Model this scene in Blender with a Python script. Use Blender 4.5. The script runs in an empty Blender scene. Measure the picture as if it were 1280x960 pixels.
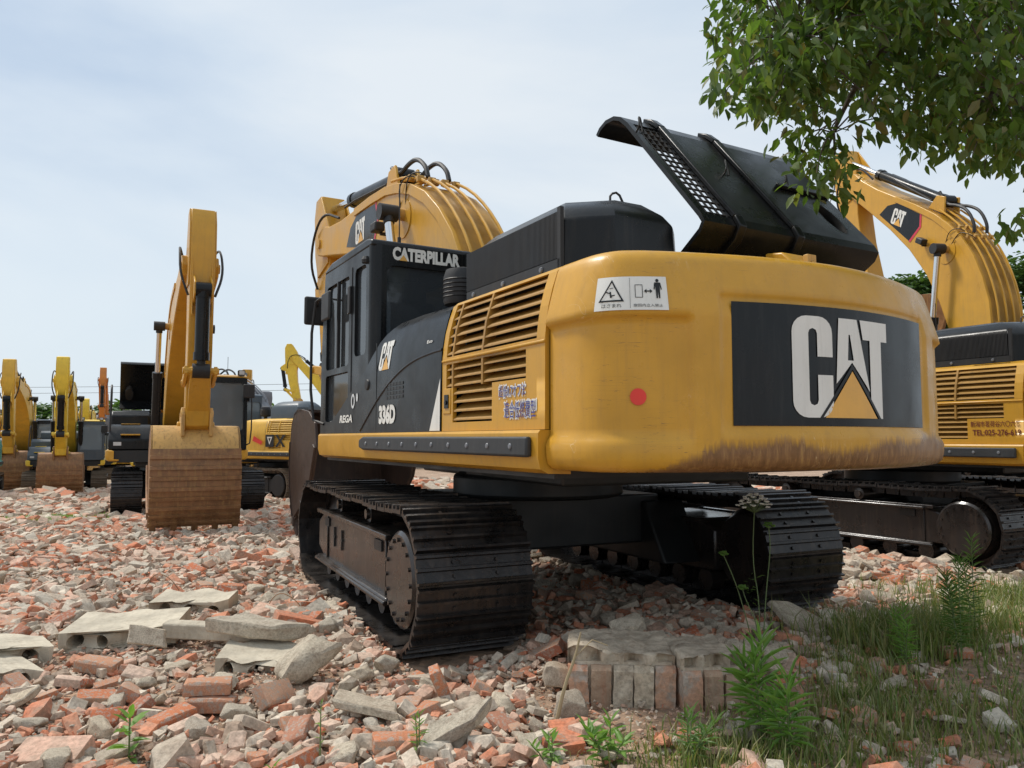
import bpy, bmesh, math, random
import numpy as np
from mathutils import Vector, Matrix
from mathutils.geometry import tessellate_polygon
R = math.radians
rnd = random.Random(7)
scene = bpy.context.scene
COL = scene.collection

# ------------------------------------------------------------------ materials
def new_mat(name):
    m = bpy.data.materials.new(name); m.use_nodes = True
    nt = m.node_tree; b = nt.nodes['Principled BSDF']
    return m, nt, b
def N(nt, t, **kw):
    n = nt.nodes.new(t)
    for k, v in kw.items():
        if k in n.inputs: n.inputs[k].default_value = v
        else: setattr(n, k, v)
    return n
def ramp(nt, fac, stops):
    r = nt.nodes.new('ShaderNodeValToRGB'); e = r.color_ramp.elements
    while len(e) < len(stops): e.new(0.5)
    for i, (p, c) in enumerate(stops):
        e[i].position = p; e[i].color = (c[0], c[1], c[2], 1) if not isinstance(c, (int, float)) else (c, c, c, 1)
    nt.links.new(fac, r.inputs[0]); return r
def mixc(nt, fac, a, b, mode='MIX'):
    m = nt.nodes.new('ShaderNodeMix'); m.data_type = 'RGBA'; m.blend_type = mode
    for s, v in ((m.inputs[0], fac), (m.inputs[6], a), (m.inputs[7], b)):
        if isinstance(v, bpy.types.NodeSocket): nt.links.new(v, s)
        elif isinstance(v, (int, float)): s.default_value = v
        else: s.default_value = (v[0], v[1], v[2], 1)
    return m.outputs[2]
def paint(name, base, rough=.4, metal=0., dirt=(.2, .13, .07), dirt_amt=.35, var=.12, scale=3., bump=.02, coat=0., spec=.5, dust=0.):
    """weathered paint: patchy colour, streaky grime, uneven gloss"""
    m, nt, b = new_mat(name); L = nt.links
    tc = N(nt, 'ShaderNodeTexCoord')
    n1 = N(nt, 'ShaderNodeTexNoise', Scale=scale, Detail=8., Roughness=.6); L.new(tc.outputs['Object'], n1.inputs['Vector'])
    mp = N(nt, 'ShaderNodeMapping'); mp.inputs['Scale'].default_value = (9, 9, .8); L.new(tc.outputs['Object'], mp.inputs['Vector'])
    n2 = N(nt, 'ShaderNodeTexNoise', Scale=2.2, Detail=9., Roughness=.7); L.new(mp.outputs[0], n2.inputs['Vector'])
    n3 = N(nt, 'ShaderNodeTexNoise', Scale=55., Detail=4.); L.new(tc.outputs['Object'], n3.inputs['Vector'])
    dk = tuple(c * (1 - var) for c in base); lt = tuple(min(1, c * (1 + var)) for c in base)
    c1 = ramp(nt, n1.outputs[0], [(.3, dk), (.7, lt)])
    d = ramp(nt, n2.outputs[0], [(.5, 0.), (.78, dirt_amt)])
    c2 = mixc(nt, d.outputs[0], c1.outputs[0], dirt)
    sp = ramp(nt, n3.outputs[0], [(.66, 0.), (.74, dirt_amt * .8)])
    c3 = mixc(nt, sp.outputs[0], c2, dirt)
    if dust:
        ge = N(nt, 'ShaderNodeNewGeometry'); sz = N(nt, 'ShaderNodeSeparateXYZ'); L.new(ge.outputs['Normal'], sz.inputs[0])
        up = N(nt, 'ShaderNodeMapRange'); up.inputs['From Min'].default_value = .35; up.inputs['From Max'].default_value = .95; L.new(sz.outputs[2], up.inputs[0])
        dn = ramp(nt, n1.outputs[0], [(.35, .15), (.65, 1.)]); q = N(nt, 'ShaderNodeMath', operation='MULTIPLY'); L.new(up.outputs[0], q.inputs[0]); L.new(dn.outputs[0], q.inputs[1])
        q2 = N(nt, 'ShaderNodeMath', operation='MULTIPLY'); L.new(q.outputs[0], q2.inputs[0]); q2.inputs[1].default_value = dust
        c3 = mixc(nt, q2.outputs[0], c3, (.24, .19, .145))
    L.new(c3, b.inputs['Base Color'])
    rr = ramp(nt, n1.outputs[0], [(.3, max(.05, rough - .1)), (.75, min(1, rough + .15))]); L.new(rr.outputs[0], b.inputs['Roughness'])
    b.inputs['Metallic'].default_value = metal; b.inputs['Coat Weight'].default_value = coat; b.inputs['Coat Roughness'].default_value = .15
    b.inputs['Specular IOR Level'].default_value = spec
    if bump:
        bp = N(nt, 'ShaderNodeBump', Strength=bump * 6, Distance=.02); L.new(n1.outputs[0], bp.inputs['Height']); L.new(bp.outputs[0], b.inputs['Normal'])
    return m
M = {}
M['yellow'] = paint('machine_yellow', (.57, .30, .030), .36, dirt=(.20, .12, .06), dirt_amt=.28, var=.08, coat=.08, spec=.38)
M['yellow_old'] = paint('worn_yellow', (.52, .30, .075), .5, dirt=(.16, .08, .04), dirt_amt=.7, var=.15)
M['lemon'] = paint('lemon_yellow', (.82, .56, .05), .45, dirt=(.25, .15, .06), dirt_amt=.35)
M['amber'] = paint('amber_yellow', (.72, .42, .05), .45, dirt=(.2, .12, .06), dirt_amt=.4)
M['orange'] = paint('orange_paint', (.58, .20, .03), .45, dirt=(.18, .1, .06), dirt_amt=.5)
M['teal'] = paint('teal_paint', (.10, .38, .34), .5, dirt=(.2, .18, .14), dirt_amt=.5)
M['greypaint'] = paint('grey_paint', (.16, .17, .19), .5, dirt=(.25, .22, .18), dirt_amt=.4)
M['slate'] = paint('slate_paint', (.06, .08, .10), .45, dirt=(.2, .18, .15), dirt_amt=.3)
M['black'] = paint('black_paint', (.007, .008, .009), .30, dirt=(.06, .05, .04), dirt_amt=.3, bump=.012, coat=.0, spec=.27)
M['matte'] = paint('matte_black', (.014, .014, .015), .55, dirt=(.07, .06, .045), dirt_amt=.35, dust=.25)
M['rubber'] = paint('rubber', (.03, .033, .036), .55, dirt=(.10, .09, .08), dirt_amt=.3)
M['track'] = paint('track_steel', (.030, .028, .028), .30, metal=.55, dirt=(.13, .095, .07), dirt_amt=.5, var=.35, scale=6, bump=.06, dust=.14)
M['track_old'] = paint('dusty_track_steel', (.13, .10, .07), .7, metal=.1, dirt=(.25, .18, .12), dirt_amt=.6, var=.3, scale=6, bump=.06)
M['frame'] = paint('undercarriage_paint', (.018, .015, .014), .28, dirt=(.10, .065, .045), dirt_amt=.5, var=.3, bump=.04, coat=.15, dust=.12)
M['dark'] = paint('dark_underside', (.012, .014, .015), .5, dirt=(.04, .03, .025), dirt_amt=.4)
M['rust'] = paint('rusty_steel', (.25, .125, .055), .5, metal=.15, dirt=(.46, .28, .10), dirt_amt=.8, var=.35, scale=5, bump=.08)
M['bucketdark'] = paint('brown_bucket_steel', (.055, .036, .028), .45, metal=.25, dirt=(.14, .09, .06), dirt_amt=.5, var=.3, bump=.06)
M['white'] = paint('white_vinyl', (.74, .73, .68), .45, dirt=(.4, .38, .33), dirt_amt=.3, var=.05, bump=0)
M['decalblack'] = paint('black_vinyl', (.010, .011, .012), .22, dirt=(.07, .065, .06), dirt_amt=.25, bump=.004, spec=.28)
M['decalyellow'] = paint('yellow_vinyl', (.74, .40, .08), .4, dirt_amt=.15, bump=0)
M['red'] = paint('red_vinyl', (.72, .045, .03), .4, dirt_amt=.1, bump=0)
M['crimson'] = paint('crimson_vinyl', (.55, .03, .06), .4, dirt_amt=.1, bump=0)
M['blue'] = paint('blue_vinyl', (.03, .045, .25), .4, dirt_amt=.05, bump=0)
M['maroon'] = paint('maroon_vinyl', (.13, .015, .012), .5, dirt_amt=.05, bump=0)
M['headlamp'] = paint('lamp_lens', (.55, .56, .56), .15, dirt_amt=.2, bump=0)
M['stone'] = paint('slab_concrete', (.52, .46, .36), .92, dirt=(.26, .20, .14), dirt_amt=.65, var=.25, scale=5, bump=.25, spec=.2)
M['tanbrick'] = paint('mortared_brick', (.38, .27, .19), .92, dirt=(.40, .15, .08), dirt_amt=.75, var=.3, scale=9, bump=.3, spec=.2)
M['slat'] = paint('shaded_grimy_slat', (.36, .19, .035), .5, dirt=(.12, .07, .03), dirt_amt=.6)  # body yellow darkened to paint in the vent recess shade, plus grime streaks
M['tancap'] = paint('mortar_crust', (.52, .44, .34), .95, dirt=(.25, .16, .10), dirt_amt=.75, var=.3, scale=9, bump=.4, spec=.2)
M['wire'] = paint('wire_sheath', (.03, .03, .03), .6, bump=0)
m, nt, b = new_mat('chrome'); b.inputs['Base Color'].default_value = (.7, .71, .72, 1); b.inputs['Metallic'].default_value = 1; b.inputs['Roughness'].default_value = .16; M['chrome'] = m
m, nt, b = new_mat('tinted_glass')
b.inputs['Base Color'].default_value = (.05, .058, .065, 1); b.inputs['Roughness'].default_value = .07; b.inputs['Specular IOR Level'].default_value = 1.
tr = N(nt, 'ShaderNodeBsdfTransparent', Color=(.35, .39, .42, 1)); mx = N(nt, 'ShaderNodeMixShader', Fac=.28)
nt.links.new(b.outputs[0], mx.inputs[1]); nt.links.new(tr.outputs[0], mx.inputs[2]); nt.links.new(mx.outputs[0], nt.nodes['Material Output'].inputs[0]); M['glass'] = m
m, nt, b = new_mat('sky_toned_glass')  # paler grey base stands in for bright sky seen through the cab
b.inputs['Base Color'].default_value = (.19, .215, .225, 1); b.inputs['Roughness'].default_value = .12; b.inputs['Specular IOR Level'].default_value = 1.
tr = N(nt, 'ShaderNodeBsdfTransparent', Color=(.6, .64, .66, 1)); mx = N(nt, 'ShaderNodeMixShader', Fac=.4)
nt.links.new(b.outputs[0], mx.inputs[1]); nt.links.new(tr.outputs[0], mx.inputs[2]); nt.links.new(mx.outputs[0], nt.nodes['Material Output'].inputs[0]); M['skyglass'] = m

def scrape_mat():
    """counterweight paint with a scraped, rusty lower edge"""
    m = paint('scraped_yellow', (.57, .30, .030), .34, dirt=(.22, .13, .06), dirt_amt=.25, var=.10, coat=.08, spec=.38); m.name = 'scraped_yellow'
    nt = m.node_tree; L = nt.links; b = nt.nodes['Principled BSDF']
    src = b.inputs['Base Color'].links[0].from_socket
    tc = N(nt, 'ShaderNodeTexCoord'); sx = N(nt, 'ShaderNodeSeparateXYZ'); L.new(tc.outputs['Object'], sx.inputs[0])
    # height of the worn zone varies along the width
    w1 = N(nt, 'ShaderNodeMapRange'); w1.interpolation_type = 'SMOOTHSTEP'
    for k, v in (('From Min', -1.35), ('From Max', -.75), ('To Min', 0), ('To Max', 1)): w1.inputs[k].default_value = v
    L.new(sx.outputs[0], w1.inputs[0])
    mp = N(nt, 'ShaderNodeMapping'); mp.inputs['Scale'].default_value = (1.1, .3, .0); L.new(tc.outputs['Object'], mp.inputs['Vector'])
    nw = N(nt, 'ShaderNodeTexNoise', Scale=1.3, Detail=3.); L.new(mp.outputs[0], nw.inputs['Vector'])
    mp2 = N(nt, 'ShaderNodeMapping'); mp2.inputs['Scale'].default_value = (40, 40, 5); L.new(tc.outputs['Object'], mp2.inputs['Vector'])
    n2 = N(nt, 'ShaderNodeTexNoise', Scale=1., Detail=6., Roughness=.7); L.new(mp2.outputs[0], n2.inputs['Vector'])
    def math_(op, a, c):
        n = nt.nodes.new('ShaderNodeMath'); n.operation = op
        for i, v in enumerate((a, c)):
            if isinstance(v, bpy.types.NodeSocket): L.new(v, n.inputs[i])
            else: n.inputs[i].default_value = v
        return n.outputs[0]
    hgt = math_('ADD', math_('MULTIPLY', math_('MULTIPLY', nw.outputs[0], w1.outputs[0]), .36), 1.275)
    edge = math_('ADD', math_('MULTIPLY', math_('SUBTRACT', n2.outputs[0], .5), .16), hgt)
    d = math_('MULTIPLY', math_('SUBTRACT', edge, sx.outputs[2]), 22.)
    cl = N(nt, 'ShaderNodeClamp'); L.new(d, cl.inputs[0])
    rc = ramp(nt, n2.outputs[0], [(.3, (.07, .032, .02)), (.5, (.16, .075, .04)), (.66, (.30, .17, .07)), (.8, (.40, .22, .06))])
    fac = math_('MULTIPLY', cl.outputs[0], .86)
    out = mixc(nt, fac, src, rc.outputs[0])
    def band(rot, scl, width, lo, hi, seed):
        q = N(nt, 'ShaderNodeMapping'); q.inputs['Scale'].default_value = scl; q.inputs['Rotation'].default_value = rot; q.inputs['Location'].default_value = (seed, seed*.7, 0); L.new(tc.outputs['Object'], q.inputs['Vector'])
        n_ = N(nt, 'ShaderNodeTexNoise', Scale=1., Detail=2.); L.new(q.outputs[0], n_.inputs['Vector'])
        a_ = math_('ABSOLUTE', math_('SUBTRACT', n_.outputs[0], .5), 0.); line = math_('LESS_THAN', a_, width)
        k = N(nt, 'ShaderNodeTexNoise', Scale=2.3, Detail=3.); q2 = N(nt, 'ShaderNodeMapping'); q2.inputs['Location'].default_value = (seed*3, 1, seed); L.new(tc.outputs['Object'], q2.inputs['Vector']); L.new(q2.outputs[0], k.inputs['Vector'])
        r_ = ramp(nt, k.outputs[0], [(lo, 0.), (hi, 1.)]); return math_('MULTIPLY', line, r_.outputs[0])
    s1 = band((0,.12,0), (2.2,2.2,60), .0035, .55, .60, 3.1); s2 = band((0,.9,0), (50,3,3), .004, .58, .63, 7.7)
    out = mixc(nt, math_('MULTIPLY', s1, .7), out, (.16,.08,.04)); out = mixc(nt, math_('MULTIPLY', s2, .6), out, (.70,.52,.26))
    # dull blotches in the lacquer
    nb = N(nt, 'ShaderNodeTexNoise', Scale=4.5, Detail=7., Roughness=.65); L.new(tc.outputs['Object'], nb.inputs['Vector']); rb = ramp(nt, nb.outputs[0], [(.35,.24),(.5,.36),(.7,.58)]); L.new(rb.outputs[0], b.inputs['Roughness'])
    L.new(out, b.inputs['Base Color'])
    return m
M['scraped'] = scrape_mat()
def worn_bucket():
    m = paint('scuffed_bucket_yellow', (.60, .36, .11), .5, dirt=(.17, .08, .04), dirt_amt=.9, var=.15, bump=.05); return m
M['bucketyellow'] = worn_bucket()

# ------------------------------------------------------------------ mesh builder
class MB:
    def __init__(s, xf=None): s.v = []; s.f = []; s.xf = xf
    def add(s, vs, fs):
        o = len(s.v); s.v += [tuple(p) for p in vs]; s.f += [tuple(i + o for i in f) for f in fs]; return s
    def box(s, x0, x1, y0, y1, z0, z1):
        v = [(x0,y0,z0),(x1,y0,z0),(x1,y1,z0),(x0,y1,z0),(x0,y0,z1),(x1,y0,z1),(x1,y1,z1),(x0,y1,z1)]
        return s.add(v, [(3,2,1,0),(4,5,6,7),(0,1,5,4),(1,2,6,5),(2,3,7,6),(3,0,4,7)])
    def prism(s, poly, x0, x1):          # polygon in (y,z), extruded along x
        if x0 > x1: x0, x1 = x1, x0
        ar = sum(poly[i][0]*poly[(i+1)%len(poly)][1]-poly[(i+1)%len(poly)][0]*poly[i][1] for i in range(len(poly)))
        if ar < 0: poly = poly[::-1]
        n = len(poly); v = [(x0,p[0],p[1]) for p in poly]+[(x1,p[0],p[1]) for p in poly]
        return s.add(v, [tuple(range(n))[::-1], tuple(range(n,2*n))]+[(i,(i+1)%n,(i+1)%n+n,i+n) for i in range(n)])
    def map_prism(s, poly, fn, t0, t1):  # polygon in (u,v); fn(u,v,t) -> 3D
        n = len(poly); v = [fn(p[0],p[1],t0) for p in poly]+[fn(p[0],p[1],t1) for p in poly]
        return s.add(v, [tuple(range(n))[::-1], tuple(range(n,2*n))]+[(i,(i+1)%n,(i+1)%n+n,i+n) for i in range(n)])
    def holed(s, outer, holes, fn, t0, t1):
        loops = [outer]+holes; flat = [p for l in loops for p in l]; n = len(flat)
        tris = tessellate_polygon([[Vector((p[0],p[1],0)) for p in l] for l in loops])
        v = [fn(p[0],p[1],t0) for p in flat]+[fn(p[0],p[1],t1) for p in flat]
        f = [tuple(t)[::-1] for t in tris]+[tuple(i+n for i in t) for t in tris]
        o = 0
        for l in loops:
            k = len(l)
            for i in range(k): f.append((o+i,o+(i+1)%k,o+(i+1)%k+n,o+i+n))
            o += k
        return s.add(v, f)
    def cyl(s, p0, p1, r, seg=16, r1=None, caps=True):
        p0 = Vector(p0); p1 = Vector(p1); d = (p1-p0).normalized(); a = d.orthogonal().normalized(); b = d.cross(a)
        r1 = r if r1 is None else r1; v = []
        for p, rr in ((p0, r), (p1, r1)):
            v += [p+(a*math.cos(t)+b*math.sin(t))*rr for t in [2*math.pi*i/seg for i in range(seg)]]
        f = [(i,(i+1)%seg,(i+1)%seg+seg,i+seg) for i in range(seg)]
        if caps: f += [tuple(range(seg))[::-1], tuple(range(seg,2*seg))]
        return s.add(v, f)
    def tube(s, pts, r, seg=8, smooth=0, taper=None):
        P = [Vector(p) for p in pts]
        for _ in range(smooth):
            Q = [P[0]]
            for a, b in zip(P, P[1:]): Q += [a.lerp(b,.25), a.lerp(b,.75)]
            P = Q+[P[-1]]
        up = Vector((.3,.2,1)).normalized(); v = []; f = []
        for i, p in enumerate(P):
            d = (P[min(i+1,len(P)-1)]-P[max(i-1,0)]).normalized()
            a = (up-d*up.dot(d)).normalized(); up = a; b = d.cross(a)
            rr = r if taper is None else r+(taper-r)*i/(len(P)-1)
            v += [p+(a*math.cos(t)+b*math.sin(t))*rr for t in [2*math.pi*k/seg for k in range(seg)]]
        for i in range(len(P)-1):
            for k in range(seg): f.append((i*seg+k,i*seg+(k+1)%seg,(i+1)*seg+(k+1)%seg,(i+1)*seg+k))
        f += [tuple(range(seg))[::-1], tuple((len(P)-1)*seg+k for k in range(seg))]
        return s.add(v, f)
    def lathe(s, prof, o=(0,0,0), axis='z', seg=24):   # prof: (r, h)
        v = []; f = []; n = len(prof)
        for i in range(seg):
            t = 2*math.pi*i/seg; c, q = math.cos(t), math.sin(t)
            for r, h in prof:
                if axis == 'z': v.append((o[0]+r*c, o[1]+r*q, o[2]+h))
                elif axis == 'x': v.append((o[0]+h, o[1]+r*c, o[2]+r*q))
                else: v.append((o[0]+r*q, o[1]+h, o[2]+r*c))
        for i in range(seg):
            j = (i+1)%seg
            for k in range(n-1): f.append((i*n+k, j*n+k, j*n+k+1, i*n+k+1))
        return s.add(v, f)
    def build(s, name, mat, parent=None, bevel=0, smooth=True, seg=2, angle=32):
        me = bpy.data.meshes.new(name); v = s.v if s.xf is None else [s.xf(p) for p in s.v]
        me.from_pydata([tuple(p) for p in v], [], s.f)
        bm = bmesh.new(); bm.from_mesh(me); bmesh.ops.remove_doubles(bm, verts=bm.verts, dist=1e-5) if not bevel else None
        bmesh.ops.recalc_face_normals(bm, faces=bm.faces); bm.to_mesh(me); bm.free()
        me.materials.append(mat if not isinstance(mat, str) else M[mat])
        if smooth:
            me.polygons.foreach_set('use_smooth', [True]*len(me.polygons)); me.set_sharp_from_angle(angle=R(angle))
        o = bpy.data.objects.new(name, me); COL.objects.link(o)
        if parent: o.parent = parent
        if bevel:
            md = o.modifiers.new('bevel','BEVEL'); md.width = bevel; md.segments = seg; md.limit_method = 'ANGLE'; md.angle_limit = R(35); md.harden_normals = False
        return o
def tag(o, label=None, cat=None, group=None, kind=None):
    for k, v in (('label',label),('category',cat),('group',group),('kind',kind)):
        if v: o[k] = v
    return o
def empty(name, loc, rz, label, cat, group=None):
    o = bpy.data.objects.new(name, None); COL.objects.link(o); o.empty_display_size = .3
    o.location = loc; o.rotation_euler = (0,0,rz); return tag(o, label, cat, group)
def rrect(x0, x1, y0, y1, r, n=4):
    p = []
    for cx, cy, a0 in ((x1-r,y1-r,0),(x0+r,y1-r,90),(x0+r,y0+r,180),(x1-r,y0+r,270)):
        for i in range(n+1):
            a = R(a0+90*i/n); p.append((cx+r*math.cos(a), cy+r*math.sin(a)))
    return p
def circ(cx, cy, r, n=24, ry=None): return [(cx+r*math.cos(2*math.pi*i/n), cy+(ry or r)*math.sin(2*math.pi*i/n)) for i in range(n)]
def refine(V, F, mx):
    V = [tuple(p) for p in V]; todo = []; out = []
    for f in F:
        for i in range(1, len(f)-1): todo.append((f[0], f[i], f[i+1]))
    while todo:
        f = todo.pop(); e = [(math.hypot(V[f[i]][0]-V[f[(i+1)%3]][0], V[f[i]][1]-V[f[(i+1)%3]][1]), i) for i in range(3)]; l, i = max(e)
        if l <= mx: out.append(f); continue
        a, b, c = f[i], f[(i+1)%3], f[(i+2)%3]; V.append(((V[a][0]+V[b][0])/2, (V[a][1]+V[b][1])/2)); m_ = len(V)-1
        todo += [(a,m_,c),(m_,b,c)]
    return V, out
def decal(loops_list, fn, name, mat, parent, off=.004, mx=9.):
    """flat vinyl: list of (outer, [holes]); fn(u,v,off) -> 3D"""
    mb = MB()
    for outer, holes in loops_list:
        loops = [outer]+holes; flat = [p for l in loops for p in l]
        tris = tessellate_polygon([[Vector((p[0],p[1],0)) for p in l] for l in loops])
        V_, F_ = refine(flat, [tuple(t) for t in tris], mx)
        mb.add([fn(p[0],p[1],off) for p in V_], F_)
    o = mb.build(name, mat, parent, smooth=False); return o
_tc = {}
def text_tris(body, bold=.0):
    k = (body, bold)
    if k in _tc: return _tc[k]
    c = bpy.data.curves.new('t','FONT'); c.body = body; c.size = 1; c.offset = bold; c.resolution_u = 3
    o = bpy.data.objects.new('t', c); COL.objects.link(o)
    dg = bpy.context.evaluated_depsgraph_get(); me = bpy.data.meshes.new_from_object(o.evaluated_get(dg))
    v = [(p.co.x,p.co.y) for p in me.vertices]; f = [tuple(p.vertices) for p in me.polygons]
    bpy.data.objects.remove(o); bpy.data.curves.remove(c); bpy.data.meshes.remove(me)
    xs = [p[0] for p in v]; ys = [p[1] for p in v]; x0, x1, y0, y1 = min(xs), max(xs), min(ys), max(ys)
    v = [((p[0]-x0)/(x1-x0), (p[1]-y0)/(y1-y0)) for p in v]
    _tc[k] = (v, f); return _tc[k]
def text(body, fn, u0, u1, v0, v1, name, mat, parent, bold=.02, off=.006, shear=0, mx=9.):
    v, f = text_tris(body, bold)
    if mx < 9: v, f = refine([(p[0], p[1]) for p in v], f, mx/(u1-u0))
    mb = MB(); mb.add([fn(u0+(u1-u0)*p[0]+shear*p[1]*(v1-v0), v0+(v1-v0)*p[1], off) for p in v], f)
    return mb.build(name, mat, parent, smooth=False)
# block-letter emblem, unit height, 1.3 wide
def emblem_shapes():
    def arc(cx, cy, r, a0, a1, n=5): return [(cx+r*math.cos(R(a0+(a1-a0)*i/n)), cy+r*math.sin(R(a0+(a1-a0)*i/n))) for i in range(n+1)]
    C = [(.46,.60),(.46,.84)]+arc(.30,.84,.16,0,90)[1:]+arc(.16,.84,.16,90,180)+arc(.16,.16,.16,180,270)+arc(.30,.16,.16,270,360)+[(.46,.42),(.28,.42),(.28,.17)]
    C += arc(.23,.17,.05,0,-180,4)[1:]+[(.18,.83)]+arc(.23,.83,.05,180,0,4)[1:]+[(.28,.60)]
    A = [(.56,1.0),(.82,1.0),(.955,.28),(.76,.50),(.70,.56),(.635,.50),(.50,.30)]
    Ah = [(.66,.56),(.69,.86),(.72,.56)]
    A = [(.545,1.0),(.79,1.0),(.965,.27),(.71,.56),(.50,.34)]
    Ah = [(.655,.58),(.672,.84),(.69,.84),(.735,.58)]
    T = [(.835,1.0),(1.27,1.0),(1.27,.80),(1.165,.80),(1.165,-.0),(1.10,.0),(.98,.17),(.98,.80),(.875,.80)]
    tri = [(.355,.0),(1.07,.0),(.71,.47)]
    return [(C,[]),(A,[Ah]),(T,[])], [(tri,[])]
def emblem(fn, u0, v0, h, parent, tri_mat='decalyellow', wscale=1., shear=0, off=.006, mx=9.):
    W, Tr = emblem_shapes()
    g = lambda u,v,t: fn(u0+u*h*wscale+v*h*shear, v0+v*h, t)
    a = decal(W, g, 'emblem_letters', 'white', parent, off, mx); b = decal(Tr, g, 'emblem_triangle', tri_mat, parent, off, mx)
    return a, b
# ------------------------------------------------------------------ excavator
def cat_outline():
    half = [(-1.47,-2.5),(-1.47,-2.6),(-1.47,-2.7),(-1.462,-2.81),(-1.428,-2.92),(-1.36,-3.015),(-1.25,-3.09),(-1.13,-3.145),(-1.0,-3.192),(-.8,-3.255),(-.6,-3.31),(-.4,-3.35),(-.2,-3.375)]
    pts = half+[(0,-3.385)]+[(-x,y) for x,y in half[::-1]]
    # dense resample by Catmull-Rom
    out = []
    for i in range(len(pts)-1):
        p0 = pts[max(i-1,0)]; p1 = pts[i]; p2 = pts[i+1]; p3 = pts[min(i+2,len(pts)-1)]
        for k in range(8):
            t = k/8; out.append(tuple(.5*((2*p1[j])+(-p0[j]+p2[j])*t+(2*p0[j]-5*p1[j]+4*p2[j]-p3[j])*t*t+(-p0[j]+3*p1[j]-3*p2[j]+p3[j])*t**3) for j in (0,1)))
    out.append(pts[-1]); return out
OUT = cat_outline()
_s = [0.]
for a_, b_ in zip(OUT, OUT[1:]): _s.append(_s[-1]+math.hypot(b_[0]-a_[0], b_[1]-a_[1]))
_mid = _s[-1]/2; SARR = np.array([v-_mid for v in _s]); XO = np.array([p[0] for p in OUT]); YO = np.array([p[1] for p in OUT]); SMAX = _mid
def cw_pt(s, z, off):            # off outward
    e = .02; x = np.interp(s, SARR, XO); y = np.interp(s, SARR, YO)
    x2 = np.interp(s+e, SARR, XO); y2 = np.interp(s+e, SARR, YO); x1 = np.interp(s-e, SARR, XO); y1 = np.interp(s-e, SARR, YO)
    tx, ty = x2-x1, y2-y1; l = math.hypot(tx, ty); nx, ny = ty/l, -tx/l
    return (float(x+nx*off), float(y+ny*off), z)
def s_of_x(x): return float(np.interp(x, XO[8:-8], SARR[8:-8]))
def ss(a, b, x): t = min(1, max(0, (x-a)/(b-a))); return t*t*(3-2*t)
def cw_inset(z, s):
    prof = [(1.275,.085),(1.285,.04),(1.31,.012),(1.34,.002),(1.4,0),(2.09,0),(2.11,.004),(2.22,.032),(2.32,.060),(2.39,.082),(2.42,.105),(2.443,.15),(2.456,.22),(2.46,.30)]
    i = float(np.interp(z, [p[0] for p in prof], [p[1] for p in prof]))
    # pressed side fields and the centre field
    a = abs(s); sl = abs(s_of_x(-1.02)); 
    fld = ss(2.085,2.055,z)*ss(1.42,1.47,z)*ss(sl-.02,sl+.02,a); i += .032*fld
    c = abs(s_of_x(-.86)); i += .020*ss(2.21,2.18,z)*ss(1.48,1.50,z)*ss(c+.02,c-.02,a)
    i += .006*math.sin(s*2.3+1)*math.sin(z*4.1+s)*(1 if 1.35 < z < 2.4 else 0)*0.6
    return i
def rot2(p, c, a):
    x, z = p[0]-c[0], p[1]-c[1]; q, s = math.cos(a), math.sin(a); return (c[0]+x*q-z*s, c[1]+x*s+z*q)

def lside(z):                    # half width of the body side at height z
    return float(np.interp(z, [1.5,2.05,2.20,2.32,2.39,2.42,2.443,2.456,2.48], [1.467,1.464,1.440,1.408,1.386,1.363,1.318,1.25,1.15]))

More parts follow.
